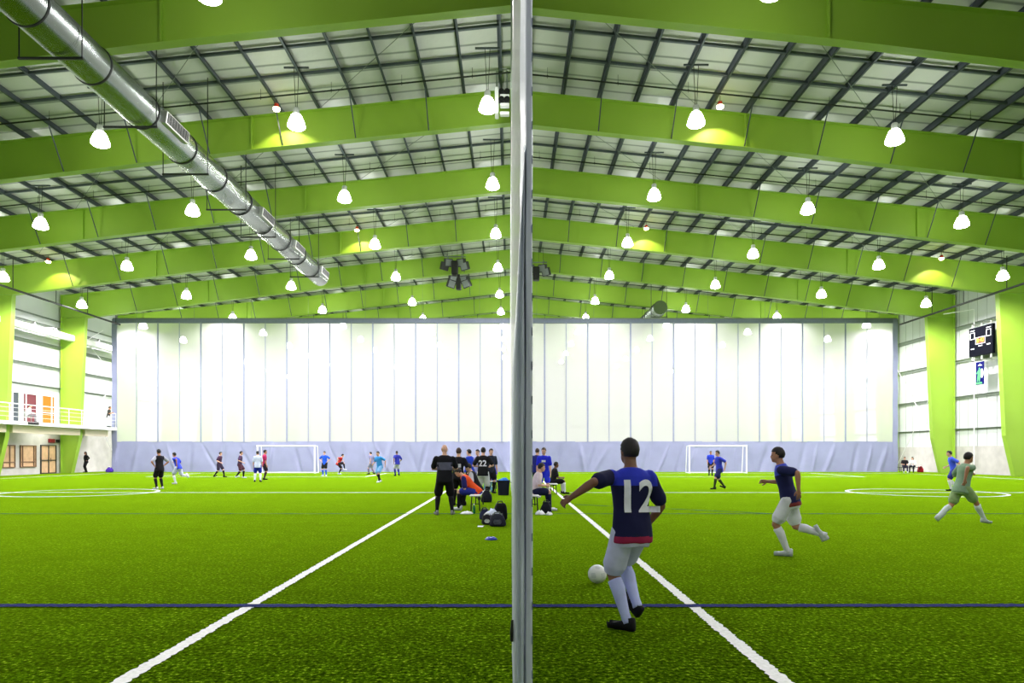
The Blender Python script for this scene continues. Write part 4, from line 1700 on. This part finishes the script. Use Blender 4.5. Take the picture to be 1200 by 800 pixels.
b = MB()
b.add(*sheet(CX0 + .3, CX1 - .3, .015, SK + .05, 900, 22, skirt))
b.build('vinyl_skirt', M['vinyl'], t, True)
b = MB()
b.box((CX0, -.05, CZ - .36), (CX1, .05, CZ))
b.build('top_hem', M['hem'], t)
for x0, x1 in ((CX0 - .02, CX0 + .42), (CX1 - .42, CX1 + .02)):
    b = MB()
    b.add(*sheet(x0, x1, .02, CZ, 5, 40, lambda x, z: -.07 + .03 * math.sin(z * 2.2 + x)))
    b.add(*sheet(x0, x1, .02, CZ, 5, 40, lambda x, z: -.05 + .03 * math.sin(z * 2.2 + x)))
    b.build('side_hem', M['vinyl'], t, True)
xx = gx(160.4, CURY)
i = 0
while xx < CX1 - .8:
    w = .13 if i % 2 else .07
    b = MB()
    b.box((xx - w / 2, -.085, SK), (xx + w / 2, -.068, CZ - .3))
    b.build('webbing_strip', M['webbing'], t)
    xx += 25.15 * CURY / F
    i += 1
b = MB()
b.box((CX0, .04, CZ), (CX1, .12, CZ + .1))
for i in range(14):
    x = -32 + i * 4.9
    b.bar((x, .08, CZ), (x, .08, ztop(x)), .01, 5)
b.build('suspension_rail', M['girt'], t)

# ------------------------------------------------------------------ divider curtain seen edge-on
t = thing('divider_curtain', 'tall curtain seen edge-on that splits the two fields down the middle', 'curtain', (0, 0, 0))
Y0, Y1 = 4.42, 58.05


def dx(y, z):
    base = .142 - .085 * min(1, (y - Y0) / 30) - .03 * (y - Y0) / 55
    return base + .004 * math.sin(y * 1.9 + z * .3) * min(1, (y - Y0) / 3)


def dsheet(y0, y1, z0, z1, ny, nz, off=0.0, amp=1.0):
    vs, fs = [], []
    for j in range(nz + 1):
        for i in range(ny + 1):
            y = y0 + (y1 - y0) * i / ny
            z = z0 + (z1 - z0) * j / nz
            vs.append((dx(y, z) + off, y, z))
    for j in range(nz):
        for i in range(ny):
            a = j * (ny + 1) + i
            fs.append((a, a + 1, a + ny + 2, a + ny + 1))
    return vs, fs


b = MB()
b.add(*dsheet(6.9, Y1, 2.6, 16.2, 120, 20))
b.build('mesh_panel', M['mesh'], t, True)
b = MB()
b.add(*dsheet(Y0, Y1, .01, 2.62, 160, 10, -.004))
b.build('vinyl_skirt', M['divvinyl'], t, True)
b = MB()
b.add(*dsheet(Y0, 7.0, .01, 16.2, 10, 40, -.006))
b.add(*dsheet(Y0, 7.0, .01, 16.2, 10, 40, .004))
b.build('edge_band', M['divvinyl'], t, True)
# the gathered near end: a folded strip facing the camera
prof_hi = [(.085, 5.6), (.092, 4.60), (.100, 4.44), (.112, 4.385), (.122, 4.40), (.130, 4.37), (.143, 4.385), (.147, 4.44)]
prof_lo = [(.016, 5.4), (.018, 4.52), (.026, 4.42), (.040, 4.40), (.052, 4.43), (.066, 4.45), (.078, 4.41), (.088, 4.39), (.094, 4.42)]


def strip(prof, z0, z1, nz, taper=0):
    b = MB()
    vs, fs = [], []
    n_ = len(prof)
    for j in range(nz + 1):
        z = z0 + (z1 - z0) * j / nz
        for i, (x, y) in enumerate(prof):
            w = .0022 * math.sin(z * 5 + i * 1.3)
            q = taper * max(0, (z - (z1 - 1.4)) / 1.4)
            vs.append((x + w + q * (.094 - x), y + .006 * math.sin(z * 7 + i), z))
    for j in range(nz):
        for i in range(n_ - 1):
            a = j * n_ + i
            fs.append((a, a + 1, a + n_ + 1, a + n_))
    b.add(vs, fs)
    return b


strip(prof_hi, .01, 16.2, 120).build('folded_hem', M['divvinyl'], t, True)
strip(prof_lo, .01, 3.55, 50, 1).build('gathered_skirt', M['divvinyl'], t, True)
b = MB()
for z in [0.12 + i * .22 for i in range(22)]:
    b.box((.140, 4.372, z), (.146, 4.39, z + .05))
b.build('lacing', M['hem'], t)
b = MB()
b.tube([((.013, 4.405, .35), .010), ((.012, 4.40, .41), .012), ((.016, 4.40, .49), .007)], 8)
b.build('strap_end', M['black'], t, label='short black strap at the gathered edge')
b = MB()
b.box((.03, 3.5, 16.2), (.13, Y1, 16.32))
b.build('top_rail', M['girt'], t)
for y in [8.5 + 4 * i for i in range(12)]:
    b = MB()
    b.bar((.06, y, 16.3), (.06, y, ZT0 + .1), .015, 5)
    b.build('rail_hanger', M['girt'], t)
t = thing('curtain_hoist', 'hoist of dark pulleys and white boxes hanging at the ridge left of the divider', 'hoist', (-.42, 29.2, 16.95))
b = MB()
b.cbox((-.22, -.3, -.95), (-.06, .3, .15), .02)
b.build('gearbox', M['white'], t)
for zz in (.05, -.28):
    for xx in (.06, .3):
        b = MB()
        b.tube([((xx, -.14, zz), .12), ((xx, .14, zz), .12)], 14)
        b.tube([((xx, -.16, zz), .05), ((xx, .16, zz), .05)], 10)
        b.build('pulley', M['black'], t)
for zz in (-.12, -.5, -.86):
    b = MB()
    b.cbox((.0, -.12, zz - .08), (.4, .12, zz + .06), .02)
    b.build('bracket', M['white'], t)
b = MB()
b.bar((-.14, 0, .1), (-.14, 0, ZT0 - 16.9), .03, 6)
b.bar((.3, 0, .1), (.3, 0, ZT0 - 16.9), .03, 6)
b.build('hanger', M['girt'], t)

# ------------------------------------------------------------------ goals
for cx, lab in ((-17.85, 'left'), (16.6, 'right')):
    t = thing('soccer_goal', 'white soccer goal at the far end of the %s field' % lab, 'goal', (cx, 54.45, 0), 0, 'soccer goals')
    W, H, D = 2.28, 2.18, 1.1
    b = MB()
    b.tube([((-W, 0, 0), .06), ((-W, 0, H), .06)], 10)
    b.build('post', M['whitebar'], t)
    b = MB()
    b.tube([((W, 0, 0), .06), ((W, 0, H), .06)], 10)
    b.build('post', M['whitebar'], t)
    b = MB()
    b.tube([((-W - .06, 0, H), .06), ((W + .06, 0, H), .06)], 10)
    b.build('crossbar', M['whitebar'], t)
    sgn = 1 if cx < 0 else -1
    for s in (-1, 1):
        b = MB()
        b.tube([((s * W, 0, H), .035), ((s * W, D * .75, H), .035), ((s * W, D, 0.04), .035), ((s * W, 0, .04), .035)], 8)
        b.build('side_frame', M['whitebar'], t)
    b = MB()
    b.tube([((-W, D * .75, H), .03), ((W, D * .75, H), .03)], 8)
    b.tube([((-W, D, .04), .03), ((W, D, .04), .03)], 8)
    b.build('back_bar', M['whitebar'], t)
    b = MB()
    for i in range(24):
        x = -W + 2 * W * i / 23
        b.bar((x, D * .75, H), (x, D, .05), .0018, 4)
    for i in range(11):
        q = i / 10
        b.bar((-W, D * (.75 + .25 * q), H - (H - .05) * q), (W, D * (.75 + .25 * q), H - (H - .05) * q), .0018, 4)
    b.build('net', M['webbing'], t)

# ------------------------------------------------------------------ camera, world, render look
cd = bpy.data.cameras.new('camera')
cam = bpy.data.objects.new('camera', cd)
COL.objects.link(cam)
cam.location = (0, 0, CH)
cam.rotation_euler = (R(90), 0, 0)
cd.sensor_fit = 'HORIZONTAL'
cd.sensor_width = 36.0
cd.lens = 36.0 * F / 1200.0
cd.shift_x = (600 - CX) / 1200.0
cd.shift_y = (CY - 400) / 1200.0
cd.clip_start = .05
cd.clip_end = 400
SC.camera = cam
w = bpy.data.worlds.new('world')
SC.world = w
w.use_nodes = True
w.node_tree.nodes['Background'].inputs[0].default_value = (.9, 1, .95, 1)
w.node_tree.nodes['Background'].inputs[1].default_value = .02
vs_ = SC.view_settings
vs_.view_transform = 'Standard'
vs_.look = 'None'
vs_.gamma = 1
vs_.use_curve_mapping = False
vs_.exposure = 0.0
SC.cycles.max_bounces = 8
SC.cycles.diffuse_bounces = 5
SC.cycles.transparent_max_bounces = 12
SC.cycles.sample_clamp_indirect = 6
SC.cycles.use_denoising = True
